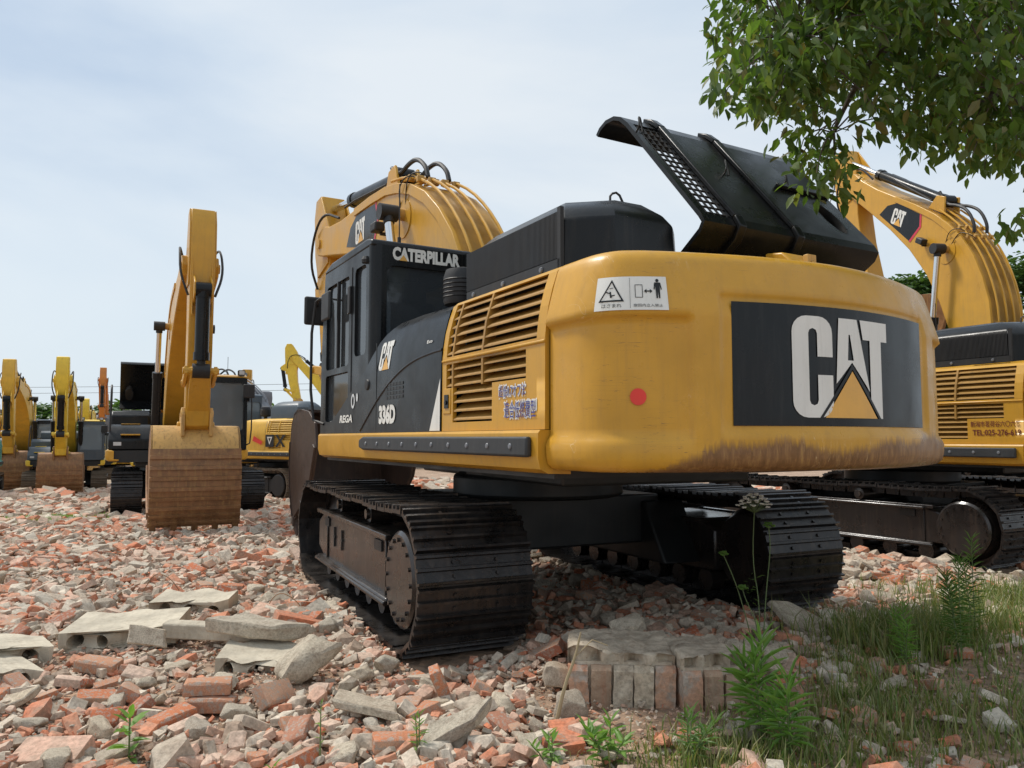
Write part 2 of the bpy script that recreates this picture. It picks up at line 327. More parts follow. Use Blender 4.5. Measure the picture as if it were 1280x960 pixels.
def make_track(root, sx, yr, yf, gauge, cxo, shoe_w, det, tmat, fmat, yaw, side):
    ow = shoe_w/2; fo = ow-.09
    """one crawler: chain of shoes > frame, sprocket, idler, rollers"""
    c, q = math.cos(yaw), math.sin(yaw)
    X0 = cxo + sx*gauge/2
    xf = lambda p: (p[0]*c-p[1]*q, p[0]*q+p[1]*c, p[2])
    Rr = .455; zc = .50; L = yf-yr; per = 2*L+2*math.pi*Rr; n = int(round(per/.197)); pitch = per/n
    def path(d):
        d %= per
        if d < L: return yr+d, zc+Rr-.018*abs(math.sin(d/L*math.pi*3)), 0., 1.
        d -= L
        if d < math.pi*Rr: a = d/Rr; return yf+Rr*math.sin(a), zc+Rr*math.cos(a), math.sin(a), math.cos(a)
        d -= math.pi*Rr
        if d < L: return yf-d, zc-Rr, 0., -1.
        d -= L; a = d/Rr; return yr-Rr*math.sin(a), zc-Rr*math.cos(a), -math.sin(a), -math.cos(a)
    prof = [(-.5,-.012),(-.5,.045),(-.43,.05),(-.40,.016),(-.09,.016),(-.06,.042),(.03,.042),(.06,.016),(.33,.016),(.36,.040),(.44,.040),(.47,.006),(.53,.004),(.53,-.012)]
    mb = MB(xf)
    for i in range(n):
        y, z, ny, nz = path(i*pitch); ty, tz = nz, -ny
        jx = rnd.uniform(-.006,.006); tl = rnd.uniform(-.03,.03)
        def P(x, t, h):
            h += t*tl*pitch; return (X0+jx+x, y+ty*t*pitch+ny*h, z+tz*t*pitch+nz*h)
        w = shoe_w/2
        v = [P(-w,t,h) for t,h in prof]+[P(w,t,h) for t,h in prof]; k = len(prof)
        mb.add(v, [tuple(range(k))[::-1], tuple(range(k,2*k))]+[(a,(a+1)%k,(a+1)%k+k,a+k) for a in range(k)])
        for x0 in (-.13,.05):
            v = [P(x,t,h) for x in (x0,x0+.08) for t,h in ((-.5,-.013),(.5,-.013),(.42,-.10),(-.42,-.10))]
            mb.add(v, [(0,1,2,3),(7,6,5,4),(0,4,5,1),(1,5,6,2),(2,6,7,3),(3,7,4,0)])
        if det > 1:
            for x in (-.15,.15):
                for t in (-.25,.19):
                    a = P(x,t,.012); b2 = P(x,t,.03); mb.cyl(a, b2, .014, 6)
    tr = mb.build('track', tmat, root, smooth=False)
    so = sx if side else sx
    mb = MB(xf)                                        # side frame beam
    w0, w1 = X0-sx*.30, X0+sx*fo
    poly = [(yr+.28,.30),(yr+.28,.66),(yr+.5,.72),(yf-.45,.72),(yf-.2,.62),(yf-.2,.36),(yf-.45,.28),(yr+.5,.28)]
    mb.prism(poly, w0, w1)
    mb.prism([(yr+.45,.74),(yf-.42,.74),(yf-.42,.70),(yr+.45,.70)], X0-.33, X0+.33)
    mb.prism([(yr+.4,.30),(yf-.35,.30),(yf-.35,.25),(yr+.4,.25)], X0+sx*(fo-.04), X0+sx*(fo+.05))
    mb.build('track_frame', fmat, tr, bevel=.02)
    if det:
        mb = MB(xf)                                    # bright edge rails on the outer face
        mb.prism([(yr+.36,.715),(yf-.38,.715),(yf-.38,.755),(yr+.36,.755)], X0+sx*fo, X0+sx*(fo+.06))
        mb.cyl((X0+sx*(fo+.05),yr+.38,.265),(X0+sx*(fo+.05),yf-.35,.265),.022,8)
        mb.box(*sorted((X0+sx*(fo+.002),X0+sx*(fo+.015))), yf-.66, yf-.62,.3,.70); mb.box(*sorted((X0+sx*(fo+.002),X0+sx*(fo+.015))), yr+.5, yr+.53,.3,.70)
        mb.build('guard_rail', fmat, tr, bevel=.008)
        if det > 1:
            fx = sorted((X0+sx*(fo+.002),X0+sx*(fo+.015)))
            for yy in (yf-.95, yf-1.25): mb = MB(xf); mb.box(*fx, yy-.008, yy+.008,.44,.62); mb.box(*fx, yy-.03, yy+.03,.52,.54); mb.build('frame_slot', 'dark', tr)
            for ya, yb in ((yf-.72,yf-.55),(yr+.62,yr+.82)): mb = MB(xf); mb.box(*fx, ya, yb,.60,.68); mb.build('frame_slot', 'dark', tr)

    s1 = MB(xf); s1.lathe([(0,-.02),(.30,-.02),(.325,.0),(.325,.04),(.30,.06),(.0,.06)] if sx > 0 else [(0,.02),(.30,.02),(.325,.0),(.325,-.04),(.30,-.06),(.0,-.06)], (X0+sx*(fo+.01),yr,zc), 'x', 28)
    s1.lathe([(0,-.24),(.31,-.24),(.37,-.14),(.37,.14),(.31,.2),(0,.2)], (X0,yr,zc), 'x', 24)
    if det > 1:
        for i in range(16):
            a = 2*math.pi*i/16; s1.cyl((X0+sx*(fo+.06),yr+.265*math.cos(a),zc+.265*math.sin(a)),(X0+sx*(fo+.085),yr+.265*math.cos(a),zc+.265*math.sin(a)),.016,6)
    for i in range(20):
        a = 2*math.pi*i/20; s1.box(X0-.04,X0+.04,yr+.37*math.cos(a)-.03,yr+.37*math.cos(a)+.03,zc+.37*math.sin(a)-.03,zc+.37*math.sin(a)+.03)
    s1.build('sprocket', fmat, tr)
    s2 = MB(xf); s2.lathe([(0,-.19),(.12,-.19),(.33,-.10),(.37,-.10),(.37,.10),(.33,.10),(.12,.19),(0,.19)], (X0,yf,zc), 'x', 24); s2.build('idler', fmat, tr)
    if det:
        nr = 7
        for i in range(nr):
            yy = yr+.48+(L-.9)*i/(nr-1); mb = MB(xf)
            mb.lathe([(0,-.25),(.10,-.25),(.105,-.12),(.085,-.11),(.085,.11),(.105,.12),(.10,.25),(0,.25)], (X0,yy,.19), 'x', 12); mb.build('roller', fmat, tr)
        for yy in (yr+L*.36, yr+L*.68):
            mb = MB(xf); mb.lathe([(0,-.2),(.075,-.2),(.075,.28),(.045,.285),(.04,.31),(0,.31)] if sx > 0 else [(0,.2),(.075,.2),(.075,-.28),(.045,-.285),(.04,-.31),(0,-.31)], (X0,yy,.835), 'x', 16); mb.build('carrier_roller', fmat, tr)
    return tr

def make_bucket(root, xf, B, w, shell_mat, wear_mat, det, side_mat):
    pr = [(-.36,.02),(-.12,.03),(.10,-.03),(.25,-.20),(.33,-.48),(.35,-.85),(.30,-1.2),(.18,-1.5),(.04,-1.72)]
    P = [(B[0]+a, B[1]+b) for a, b in pr]
    def nrm(i):
        a = P[max(i-1,0)]; b = P[min(i+1,len(P)-1)]; tx, tz = b[0]-a[0], b[1]-a[1]; l = math.hypot(tx,tz); return (-tz/l, tx/l)
    inner = [(p[0]+nrm(i)[0]*-.04*-1*-1, p[1]+nrm(i)[1]*-.04*-1*-1) for i, p in enumerate(P)]
    inner = [(p[0]+nrm(i)[0]*-.045, p[1]+nrm(i)[1]*-.045) for i, p in enumerate(P)]
    mb = MB(xf); h = w/2
    mb.prism(P+inner[::-1], -h, h)
    bk = mb.build('bucket', shell_mat, root)
    side = P+[(B[0]-.12,B[1]-1.62),(B[0]-.55,B[1]-1.40),(B[0]-1.0,B[1]-1.0),(B[0]-1.22,B[1]-.55),(B[0]-1.12,B[1]-.20),(B[0]-.75,B[1]-.02)]
    for s in (-1,1):
        m2 = MB(xf); m2.prism(side, s*h, s*(h-.035))
        m2.prism([(B[0]-.12,B[1]-1.62),(B[0]-.55,B[1]-1.40),(B[0]-1.0,B[1]-1.0),(B[0]-1.22,B[1]-.55),(B[0]-1.13,B[1]-.50),(B[0]-.93,B[1]-.92),(B[0]-.5,B[1]-1.3),(B[0]-.1,B[1]-1.5)], s*(h+.002), s*(h+.035))
        m2.build('side_plate', side_mat, bk, bevel=.006)
        m3 = MB(xf)                                   # hinge lug
        m3.prism([(B[0]-.15,B[1]-.02),(B[0]-.17,B[1]+.16),(B[0]-.08,B[1]+.25),(B[0]+.05,B[1]+.25),(B[0]+.12,B[1]+.12),(B[0]+.20,B[1]+.27),(B[0]+.32,B[1]+.26),(B[0]+.38,B[1]+.12),(B[0]+.31,B[1]-.25)], s*.26, s*.20)
        m3.build('hinge_lug', shell_mat, bk, bevel=.01)
    # wear strips across the back
    m4 = MB(xf)
    for i in range(4, len(P)-1):
        a, b = P[i], P[i+1]; na, nb = nrm(i), nrm(i+1)
        k = 2
        for j in range(k):
            t0, t1 = j/k, (j+1)/k
            lp = lambda t, o: (a[0]+(b[0]-a[0])*t-(na[0]*(1-t)+nb[0]*t)*-o, a[1]+(b[1]-a[1])*t-(na[1]*(1-t)+nb[1]*t)*-o)
            m4.prism([lp(t0,.002),lp(t1,.002),lp(t1,.012),lp(t1,.045),lp(t1-.16,.048),lp(t1-.20,.012),lp(t0,.012)], -h-.01, h+.01)
    m4.build('wear_plate', wear_mat, bk)
    tip = P[-1]; dx, dz = P[-1][0]-P[-2][0], P[-1][1]-P[-2][1]; l = math.hypot(dx,dz); dx/=l; dz/=l
    m5 = MB(xf); m5.prism([(tip[0]+.035,tip[1]+.1),(tip[0]-.07,tip[1]+.1),(tip[0]-.05+dx*.06,tip[1]+dz*.06),(tip[0]+.01+dx*.06,tip[1]+dz*.06)], -h-.02, h+.02); m5.build('cutting_edge', wear_mat, bk, bevel=.008)
    for i in range(5):
        x = -h+.06+(w-.12)*i/4
        m6 = MB(xf); o = (tip[0]-.02+dx*.03, tip[1]+dz*.03)
        v = []
        for t, hw, th in ((-.12,.055,.06),(.08,.05,.055),(.2,.035,.03),(.28,.028,.012)):
            for sx_, sz_ in ((-1,-1),(1,-1),(1,1),(-1,1)): v.append((x+sx_*hw, o[0]+dx*t-dz*th*sz_*.9, o[1]+dz*t+dx*th*sz_*.9))
        f = [(3,2,1,0),(12,13,14,15)]+[(4*a+k,4*a+(k+1)%4,4*a+4+(k+1)%4,4*a+4+k) for a in range(3) for k in range(4)]
        m6.add(v, f); m6.build('tooth', wear_mat, bk)
    return bk

def ram(root, xf_none, p0, p1, frac, rb, rr, name='hydraulic_cylinder', bmat='black', pm='matte', seg=14):
    """barrel from p0, rod to p1"""
    p0 = Vector(p0); p1 = Vector(p1); m_ = p0.lerp(p1, frac); d = (p1-p0).normalized()
    mb = MB(); mb.cyl(p0+d*.1, m_, rb, seg); mb.cyl(m_-d*.12, m_+d*.015, rb*1.14, seg); mb.cyl(p0+d*.02, p0+d*.14, rb*1.1, seg)
    ax = Vector((1,0,0)); mb.cyl(p0-ax*rb*1.1, p0+ax*rb*1.1, rb*1.15, seg)
    c = mb.build(name, bmat, root)
    mb = MB(); mb.cyl(m_, p1-d*rb*.6, rr, seg); mb.build('rod', 'chrome', c)
    mb = MB(); mb.cyl(p1-ax*rb*1.2, p1+ax*rb*1.2, rb*1.1, seg); mb.cyl(p1-d*rb*1.6, p1, rr*1.25, seg); mb.build('rod_eye', pm, c)
    return c

def frame_plate(mb, fn, o, i, r, t0, t1):
    inner = rrect(i[0],i[1],i[2],i[3],r); outer = [(o[1],o[3]),(o[0],o[3]),(o[0],o[2]),(o[1],o[2])]
    mb.holed(outer, [inner[::-1]], fn, t0, t1)

def make_cab(root, det, pmat, roof_mat, title, lamp=False, glass='glass'):
    X0, X1, Y0, Y1, Z0, Z1 = -1.46, -.44, .46, 2.1, 1.5, 3.26
    mb = MB()
    L_ = lambda u,v,t: (X0+t, u, v)      # left side
    Rr_ = lambda u,v,t: (X1-t, u, v)
    B_ = lambda u,v,t: (u, Y0+t, v)
    F_ = lambda u,v,t: (u, Y1-t-.10*max(0,(v-1.9)/1.3), v)
    # left side: lower door glass opening, upper door glass, rear quarter window
    mb.holed([(Y0+.09,Z0),(Y1-.02,Z0),(Y1-.02,2.3),(Y1-.12,Z1-.06),(Y0+.09,Z1-.06)],
             [rrect(1.13,1.90,2.16,3.04,.05)[::-1], rrect(.62,.95,2.22,3.06,.06)[::-1], rrect(1.13,1.90,1.62,2.10,.04)[::-1]], L_, 0, .05)
    mb.holed([(Y0+.09,Z0),(Y1-.02,Z0),(Y1-.02,2.3),(Y1-.12,Z1-.06),(Y0+.09,Z1-.06)], [rrect(.65,1.9,2.1,3.04,.06)[::-1]], Rr_, 0, .05)
    frame_plate(mb, B_, (X0+.09,X1-.09,Z0,Z1-.05), (X0+.14,X1-.10,2.33,3.03), .08, 0, .05)
    frame_plate(mb, F_, (X0+.05,X1-.05,Z0,Z1-.05), (X0+.09,X1-.09,1.95,3.08), .07, 0, .05)
    for cx, s in ((X0+.09,-1),(X1-.09,1)):           # rounded rear corner posts
        for zz in (0,):
            pts = [(cx+s*.09*math.cos(a), Y0+.09-.09*math.sin(a)) for a in [R(x) for x in (0,15,30,45,60,75,90)]]
            inn = [(cx+s*.04*math.cos(a), Y0+.09-.04*math.sin(a)) for a in [R(x) for x in (90,60,30,0)]]
            ring = pts+inn; k = len(ring)
            mb.add([(p[0],p[1],Z0) for p in ring]+[(p[0],p[1],Z1-.04) for p in ring], [tuple(range(k)),tuple(range(k,2*k))]+[(i,(i+1)%k,(i+1)%k+k,i+k) for i in range(k)])
    mb.box(X0+.03,X1-.03,Y0+.04,Y1-.05,Z0+.001,Z0+.06)
    cab = mb.build('cab', pmat, root, angle=40)
    mb = MB(); mb.box(X0+.05,X1-.05,Y0+.06,1.0,1.56,1.75); mb.box(X0+.25,X1-.25,.75,1.3,1.95,2.1); mb.box(X0+.3,X1-.3,.68,.82,2.05,2.75); mb.box(X0+.06,X0+.2,1.0,1.6,1.56,2.1)
    mb.box(X0+.4,X0+.62,.66,.76,2.72,2.95)
    mb.build('seat', 'matte', cab, bevel=.03)
    mb = MB(); mb.prism([(Y0+.005,Z1-.06),(Y0+.03,Z1+.0),(Y0+.16,Z1+.03),(Y1-.35,Z1+.03),(Y1-.1,Z1-.02),(Y1-.10,Z1-.06)], X0+.0, X1-.0)
    mb.build('roof', roof_mat, cab, bevel=.03)
    for nm, pl, fn in (('window', rrect(1.1,1.93,2.13,3.07,.05), lambda u,v,t:(X0+.03,u,v)), ('window', rrect(.6,.97,2.2,3.08,.05), lambda u,v,t:(X0+.03,u,v)),
                   ('window', rrect(1.1,1.93,1.60,2.12,.04), lambda u,v,t:(X0+.03,u,v)), ('window', rrect(X0+.12,X1-.08,2.31,3.05,.08), lambda u,v,t:(u,Y0+.03,v)),
                   ('window', rrect(X0+.07,X1-.07,1.93,3.1,.07), lambda u,v,t: F_(u,v,.03)), ('window', rrect(.62,1.93,2.08,3.06,.05), lambda u,v,t:(X1-.03,u,v))):
        decal([(pl,[])], fn, nm, glass, cab, 0)
    if det:
        mb = MB()
        mb.box(X0-.012,X0+.02,1.47,1.50,2.16,3.04)                    # sliding pane bar
        mb.box(X0-.006,X0+.02,1.03,1.04,1.55,3.1)
        mb.build('door_trim', 'matte', cab)
        mb = MB(); mb.box(X0-.03,X0-.005,1.03,1.10,2.65,2.92); mb.build('door_stop', 'matte', cab, bevel=.008)
        mb = MB(); mb.tube([(X0-.0,1.95,1.6),(X0-.09,2.16,1.66),(X0-.09,2.16,2.9),(X0+.02,1.98,3.0)], .016, 8, smooth=1); mb.build('handrail', 'matte', cab)
        mb = MB(); mb.box(X0-.12,X0+.14,2.36,2.41,2.71,3.03); mi = mb.build('mirror', 'matte', cab, bevel=.03, seg=3)
        mb = MB(); mb.tube([(X0+.0,2.0,2.98),(X0-.02,2.2,2.96),(X0+.02,2.36,2.93)], .014, 6); mb.build('mirror_arm', 'matte', mi)
        mb = MB(); mb.box(X0-.10,X0-.06,1.5,1.78,2.66,2.95); mi = mb.build('mirror', 'matte', cab, bevel=.03, seg=3)
        mb = MB(); mb.tube([(X0+.0,1.93,2.94),(X0-.08,1.9,2.93),(X0-.08,1.7,2.90)], .012, 6); mb.build('mirror_arm', 'matte', mi)
        mb = MB(); mb.cyl((X0+.3,Y0+.12,Z1+.02),(X0+.3,Y0+.12,Z1+.58),.006,6); mb.cyl((X0+.3,Y0+.12,Z1+.0),(X0+.3,Y0+.12,Z1+.07),.018,8); mb.build('antenna', 'matte', cab)
        mb = MB(); mb.lathe([(0,0),(.04,.0),(.045,.03),(.03,.06),(0,.065)], (X0-.005,.62,3.06), 'z', 10); mb.build('marker_lamp', 'matte', cab)
    if lamp:
        for x in (X0+.14, X1-.14):
            mb = MB(); mb.box(x-.08,x+.08,Y1-.20,Y1-.05,Z1+.0,Z1+.13); lm = mb.build('work_lamp', 'matte', cab, bevel=.015)
            mb = MB(); mb.box(x-.06,x+.06,Y1-.046,Y1-.04,Z1+.02,Z1+.11); mb.build('lens', 'headlamp', lm)
    if title:
        fn = lambda u,v,t: (u, Y0-t, v)
        text('CATERPILLAR', fn, X0+.19, X1-.15, 3.08, 3.205, 'lettering', 'white', cab, bold=.055)
        decal([([(X0+.255,3.08),(X0+.335,3.08),(X0+.295,3.135)],[])], fn, 'lettering_triangle', 'decalyellow', cab, .009)
    return cab

def make_hood_open(root, pmat):
    """engine lid standing open, hinged above the counterweight"""
    prof = [(a_, z_+.035) for a_, z_ in ((-2.30,2.52),(-2.42,2.58),(-2.60,2.70),(-2.635,2.76),(-2.60,2.82),(-1.88,3.66),(-1.80,3.73),(-1.72,3.765),(-1.62,3.77),(-1.54,3.74),(-1.50,3.70))]
    X0, X1 = -.39, 1.30
    t = .03
    def off(P, d):
        o = []
        for i in range(len(P)):
            a = P[max(i-1,0)]; b = P[min(i+1,len(P)-1)]; tx, tz = b[0]-a[0], b[1]-a[1]; l = math.hypot(tx,tz); o.append((P[i][0]+tz/l*d, P[i][1]-tx/l*d))
        return o
    inn = off(prof, t)
    mb = MB(); k = len(prof)
    def strip(x0, x1, i0, i1):
        poly = prof[i0:i1+1]+inn[i0:i1+1][::-1]; mb.prism(poly, x0, x1)
    strip(X0, X0+.05, 0, k-1); strip(X0+.27, X1, 0, 4); strip(X0+.05, X0+.27, 0, 4)
    strip(X0+.05, X0+.27, 5, k-1); strip(X0+.27, 1.30, 5, k-1)
    # main sheet with the exhaust hole, u across, v along the slope
    a, b = prof[4], prof[5]; L = math.hypot(b[0]-a[0], b[1]-a[1]); dy, dz = (b[0]-a[0])/L, (b[1]-a[1])/L
    S = lambda u,v,w: (u, a[0]+dy*v-dz*-w*-1*-1, a[1]+dz*v+dy*-w)
    S = lambda u,v,w: (u, a[0]+dy*v-dz*w, a[1]+dz*v+dy*w)      # w > 0 towards the rear (outside)
    mb.holed([(X0+.27,0),(X1,0),(X1,L),(X0+.27,L)], [circ(1.07,.29,.085,24,.19)[::-1]], S, 0, -t)
    hood = mb.build('hood', pmat, root, angle=35)
    for x in (X0+.30, X0+.84):
        m2 = MB()
        poly = [(x-.032,.0),(x+.032,.0),(x+.032,L),(x-.032,L)]
        m2.map_prism(poly, S, 0.001, .035)
        P2 = off(prof,-.001); P3 = off(prof,-.036)
        m2.prism(P2[0:5]+P3[0:5][::-1], x-.032, x+.032); m2.prism(P2[5:8]+P3[5:8][::-1], x-.032, x+.032)
        m2.build('rib', pmat, hood, bevel=.008)
    m3 = MB(); m3.map_prism([(X0+1.12,.585),(X1,.585),(X1,.62),(X0+1.12,.62)], S, .001, .03); m3.build('step_edge', pmat, hood, bevel=.005)
    # wire mesh in the left window
    m4 = MB()
    for i in range(4):
        u = X0+.05+.22*(i+.5)/4; m4.add(*_wire(S, (u,0), (u,L)))
    for i in range(16):
        v = L*(i+.5)/16; m4.add(*_wire(S, (X0+.05,v), (X0+.27,v)))
    m4.build('wire_mesh', 'matte', hood)
    m8 = MB(); m8.holed(circ(1.07,.29,.10,24,.205), [circ(1.07,.29,.084,24,.188)[::-1]], S, .0, -.16); m8.map_prism(circ(1.07,.29,.10,24,.205), S, -.16, -.17); m8.build('exhaust_collar', 'matte', hood)
    for (u, v) in ((.22,.62),(.86,.66),(-.36,1.0)):
        m5 = MB(); m5.tube([S(u,v,.0),S(u,v+.01,.05),S(u+.03,v+.10,.06),S(u+.06,v+.11,.05),S(u+.05,v,.0)], .007, 6, smooth=1); m5.build('grab_handle', 'matte', hood)
    m6 = MB(); m6.prism([(-2.66,2.50),(-2.86,2.46),(-2.86,2.56),(-2.80,2.62),(-2.66,2.64)], .10, .30); m6.build('hinge_bracket', 'yellow', hood, bevel=.012)
    m7 = MB(); m7.box(.24,.32,-2.88,-2.84,2.45,2.61); m7.cyl((.28,-2.885,2.55),(.28,-2.90,2.55),.02,8); m7.build('hinge_bolt', 'yellow_old', hood, bevel=.006)
    return hood
def _wire(S, a, b, r=.0042):
    v = []; horiz = a[1] == b[1]
    for p in (a, b):
        for o, w in ((-r,-.012),(r,-.012),(r,.0),(-r,.0)):
            v.append(S(p[0]+(0 if horiz else o), p[1]+(o if horiz else 0), w-.006))
    return v, [(3,2,1,0),(4,5,6,7),(0,1,5,4),(1,2,6,5),(2,3,7,6),(3,0,4,7)]

def side_grid(mb, sgn, ys, zs, hole, off=0):
    """curved body side panel with rectangular openings"""
    for i in range(len(ys)-1):
        for j in range(len(zs)-1):
            ym, zm = (ys[i]+ys[i+1])/2, (zs[j]+zs[j+1])/2
            if hole(ym, zm): continue
            v = []
            for t in (0,-.03):
                for y, z in ((ys[i],zs[j]),(ys[i+1],zs[j]),(ys[i+1],zs[j+1]),(ys[i],zs[j+1])): v.append((sgn*(lside(z)+off+t), y, z))
            mb.add(v, [(0,1,2,3),(7,6,5,4),(0,4,5,1),(1,5,6,2),(2,6,7,3),(3,7,4,0)])

def excavator(label, loc, yaw, group=None, scale=1., det=2, body='yellow', arm='yellow', cabm='black', cov='black', tmat='track', fmat='frame', bucketm='bucketyellow', wear='rust',
              sidem='rust', beta=0., sigma=0., kappa=0., tyaw=0., tlen=(-1.9,1.95), gauge=2.6, tcx=0., shoe=.62, hood_open=False, logos=True, texts=None, roof=None, lamp=False, brand=True, bw=1.55, hood_mat=None):
    hood_mat = hood_mat or cov
    root = empty('excavator', loc, yaw, label, 'excavator', group); root.scale = (scale,)*3
    for sx in (-1,1): make_track(root, sx, tlen[0], tlen[1], gauge, tcx, shoe, det, tmat, fmat, tyaw, sx)
    c, q = math.cos(tyaw), math.sin(tyaw); txf = lambda p: (p[0]*c-p[1]*q, p[0]*q+p[1]*c, p[2]); ym = (tlen[0]+tlen[1])/2
    mb = MB(txf); mb.box(tcx-.95,tcx+.95,ym-.75,ym+.75,.50,.94); mb.prism([(ym-1.1,.35),(ym+1.1,.35),(ym+.8,.88),(ym-.8,.88)], tcx-gauge/2+.25, tcx-.75); mb.prism([(ym-1.1,.35),(ym+1.1,.35),(ym+.8,.88),(ym-.8,.88)], tcx+.75, tcx+gauge/2-.25)
    mb.lathe([(0,.93),(.72,.93),(.78,.95),(.78,1.12),(.72,1.14),(.72,1.23),(0,1.23)], (0,0,0), 'z', 40); mb.box(-.8,.8,-1.9,-.2,1.13,1.226); mb.box(-.5,.9,.2,1.8,1.10,1.226)
    mb.build('center_frame', 'dark', root, bevel=.02)
    # ---- platform
    mb = MB(); mb.box(-1.40,1.40,-2.48,2.0,1.225,1.30); mb.box(-.42,.42,-2.4,2.15,1.28,1.50); mb.box(-1.42,1.42,-2.48,2.0,1.30,1.49); mb.build('platform', 'dark', root)
    for s in (-1,1):
        mb = MB(); sec = [(1.40,1.497),(1.50,1.497),(1.515,1.48),(1.515,1.34),(1.50,1.28),(1.45,1.255),(1.30,1.25),(1.30,1.27),(1.40,1.28)]
        ys = [-2.495,2.02,2.07]; v = []; 
        for y, dz, dx in ((-2.495,0,0),(1.94,0,0),(2.03,.0,-.02),(2.06,.02,-.06)): v += [(s*(p[0]+dx), y, p[1]+(dz if p[1]<1.4 else -dz)) for p in sec]
        k = len(sec); f = [tuple(range(k)), tuple(range(3*k,4*k))]+[(a*k+i,a*k+(i+1)%k,(a+1)*k+(i+1)%k,(a+1)*k+i) for a in range(3) for i in range(k)]
        mb.add(v, f); sk = mb.build('side_skirt', body, root)
        if det:
            mb = MB(); mb.prism([(-2.43,1.345),(-2.43,1.46),(.40,1.465),(.50,1.44),(.50,1.37),(.40,1.35)], s*1.514, s*1.555); rr_ = mb.build('rub_strip', 'rubber', sk, bevel=.015, seg=3)
            for i in range(10):
                mb = MB(); mb.lathe([(0,.008),(.014,.006),(.018,.0)] if s>0 else [(0,-.008),(.014,-.006),(.018,0)], (s*1.556,-2.25+.283*i,1.405), 'x', 10); mb.build('bolt', 'greypaint', rr_)
    # ---- counterweight
    zs = [1.275,1.285,1.31,1.35,1.38,1.41,1.44,1.47,1.5]+[1.5+.055*i for i in range(1,10)]+[2.03,2.055,2.07,2.085,2.12,2.15,2.18,2.195,2.21,2.24,2.28,2.32,2.35,2.38,2.40,2.42,2.435,2.45,2.46] if det else [1.275,1.31,1.4,2.1,2.24,2.34,2.43,2.46]
    ns = 150 if det > 1 else (70 if det else 30); ss_ = [-SMAX+2*SMAX*i/ns for i in range(ns+1)]
    if det > 1:
        for e in (s_of_x(-1.02), s_of_x(-.86)): ss_ += [e-.02,e,e+.02,-e-.02,-e,-e+.02]
        ss_ = sorted(ss_)
    mb = MB(); v = []; k = len(ss_)+2
    for z in zs:
        row = []
        for s in ss_:
            f_ = 1.0
            p = cw_pt(s, z, -cw_inset(z, s)*f_); row.append((p[0], min(p[1], -2.505), z))
        row += [(row[-1][0],-2.505,z),(row[0][0],-2.505,z)]
        v += row
    f = [tuple(range(k)), tuple((len(zs)-1)*k+i for i in range(k))]
    for j in range(len(zs)-1):
        for i in range(k): f.append((j*k+i, j*k+(i+1)%k, (j+1)*k+(i+1)%k, (j+1)*k+i))
    mb.add(v, f); cw = mb.build('counterweight', 'scraped' if brand and det > 1 else body, root, angle=60)
    SM = SMAX
    if logos and det > 1:
        fn = lambda u,vv,t: cw_pt(s_of_x(u), vv, t-.020)
        # black field
        mb = MB(); nx = 24
        g = []; fs = []
        for j in range(2):
            for i in range(nx+1): g.append(fn(-.80+1.6*i/nx, 1.515+.645*j, .003))
        for i in range(nx): fs.append((i,i+1,nx+1+i+1,nx+1+i))
        mb.add(g, fs); mb.build('emblem_field', 'decalblack', cw, smooth=True)
        emblem(fn, -.455, 1.560, .545, cw, wscale=1.10, off=.008, mx=.08)
        decal([([(-.455+1.10*.545*(.71+q[0]), 1.560+.545*q[1]) for q in ((-.42,-.0),(0,.54),(.42,-.0),(.385,.0),(0,.49),(-.385,.0))],[])], fn, 'emblem_outline', 'decalblack', cw, .0095, .08)
        # warning plate, round sticker
        st = lambda u,vv,t: cw_pt(u, vv, t)
        s0 = s_of_x(-1.40); s0 = float(np.interp(-2.915, YO[:len(YO)//2][::-1], SARR[:len(YO)//2][::-1])); s1 = s0+.385; zz0, zz1 = 1.995+.12, 2.13+.12
        z0_, z1_ = 2.098, 2.278
        st = lambda u,vv,t: cw_pt(s0+u, z0_+vv, t-cw_inset(z0_+vv, s0+u)+.002)
        mb = MB(); g = []; fs = []; nx = 10
        for j in range(5):
            for i in range(nx+1): g.append(st(.385*i/nx, .18*j/4, .003))
        for j in range(4):
            for i in range(nx): fs.append((j*(nx+1)+i,j*(nx+1)+i+1,(j+1)*(nx+1)+i+1,(j+1)*(nx+1)+i))
        mb.add(g, fs); pl = mb.build('warning_plate', 'white', cw)
        tri = [(.022,.045),(.158,.045),(.09,.165)]; trh = [(.036,.054),(.144,.054),(.09,.149)]
        shp = [(tri,[trh[::-1]])]
        shp += [([(.085,.066),(.094,.066),(.088,.10),(.079,.10)],[]),([(.06,.095),(.082,.088),(.082,.093),(.063,.101)],[]),([(.088,.08),(.11,.083),(.11,.078),(.09,.074)],[]),([(.078,.115),(.10,.118),(.10,.121),(.078,.118)],[])]
        px = .335
        shp += [(circ(px,.158,.009,10),[]),([(px-.016,.147),(px+.016,.147),(px+.022,.11),(px+.017,.108),(px+.012,.13),(px+.010,.062),(px+.003,.062),(px,.10),(px-.003,.062),(px-.010,.062),(px-.012,.13),(px-.017,.108),(px-.022,.11)],[])]
        shp += [([(.215,.065),(.255,.065),(.255,.135),(.215,.135)],[[(.218,.068),(.218,.132),(.252,.132),(.252,.068)]])]
        shp += [([(.262,.10),(.275,.112),(.275,.103),(.293,.103),(.293,.112),(.306,.10),(.293,.088),(.293,.097),(.275,.097),(.275,.088)],[]),([(.188,.01),(.1895,.01),(.1895,.172),(.188,.172)],[])]
        decal(shp, st, 'warning_symbols', 'decalblack', pl, .006, .03)
        text('はさまれ', st, .042,.145,.014,.034, 'lettering','decalblack', pl, bold=.0, off=.006, mx=.03)
        text('旋回内立入禁止', st, .205,.355,.016,.032, 'lettering','decalblack', pl, bold=.0, off=.006, mx=.03)
        fr = lambda u,vv,t: cw_pt(s_of_x(-1.275)+u, 1.66+vv, t-.032)
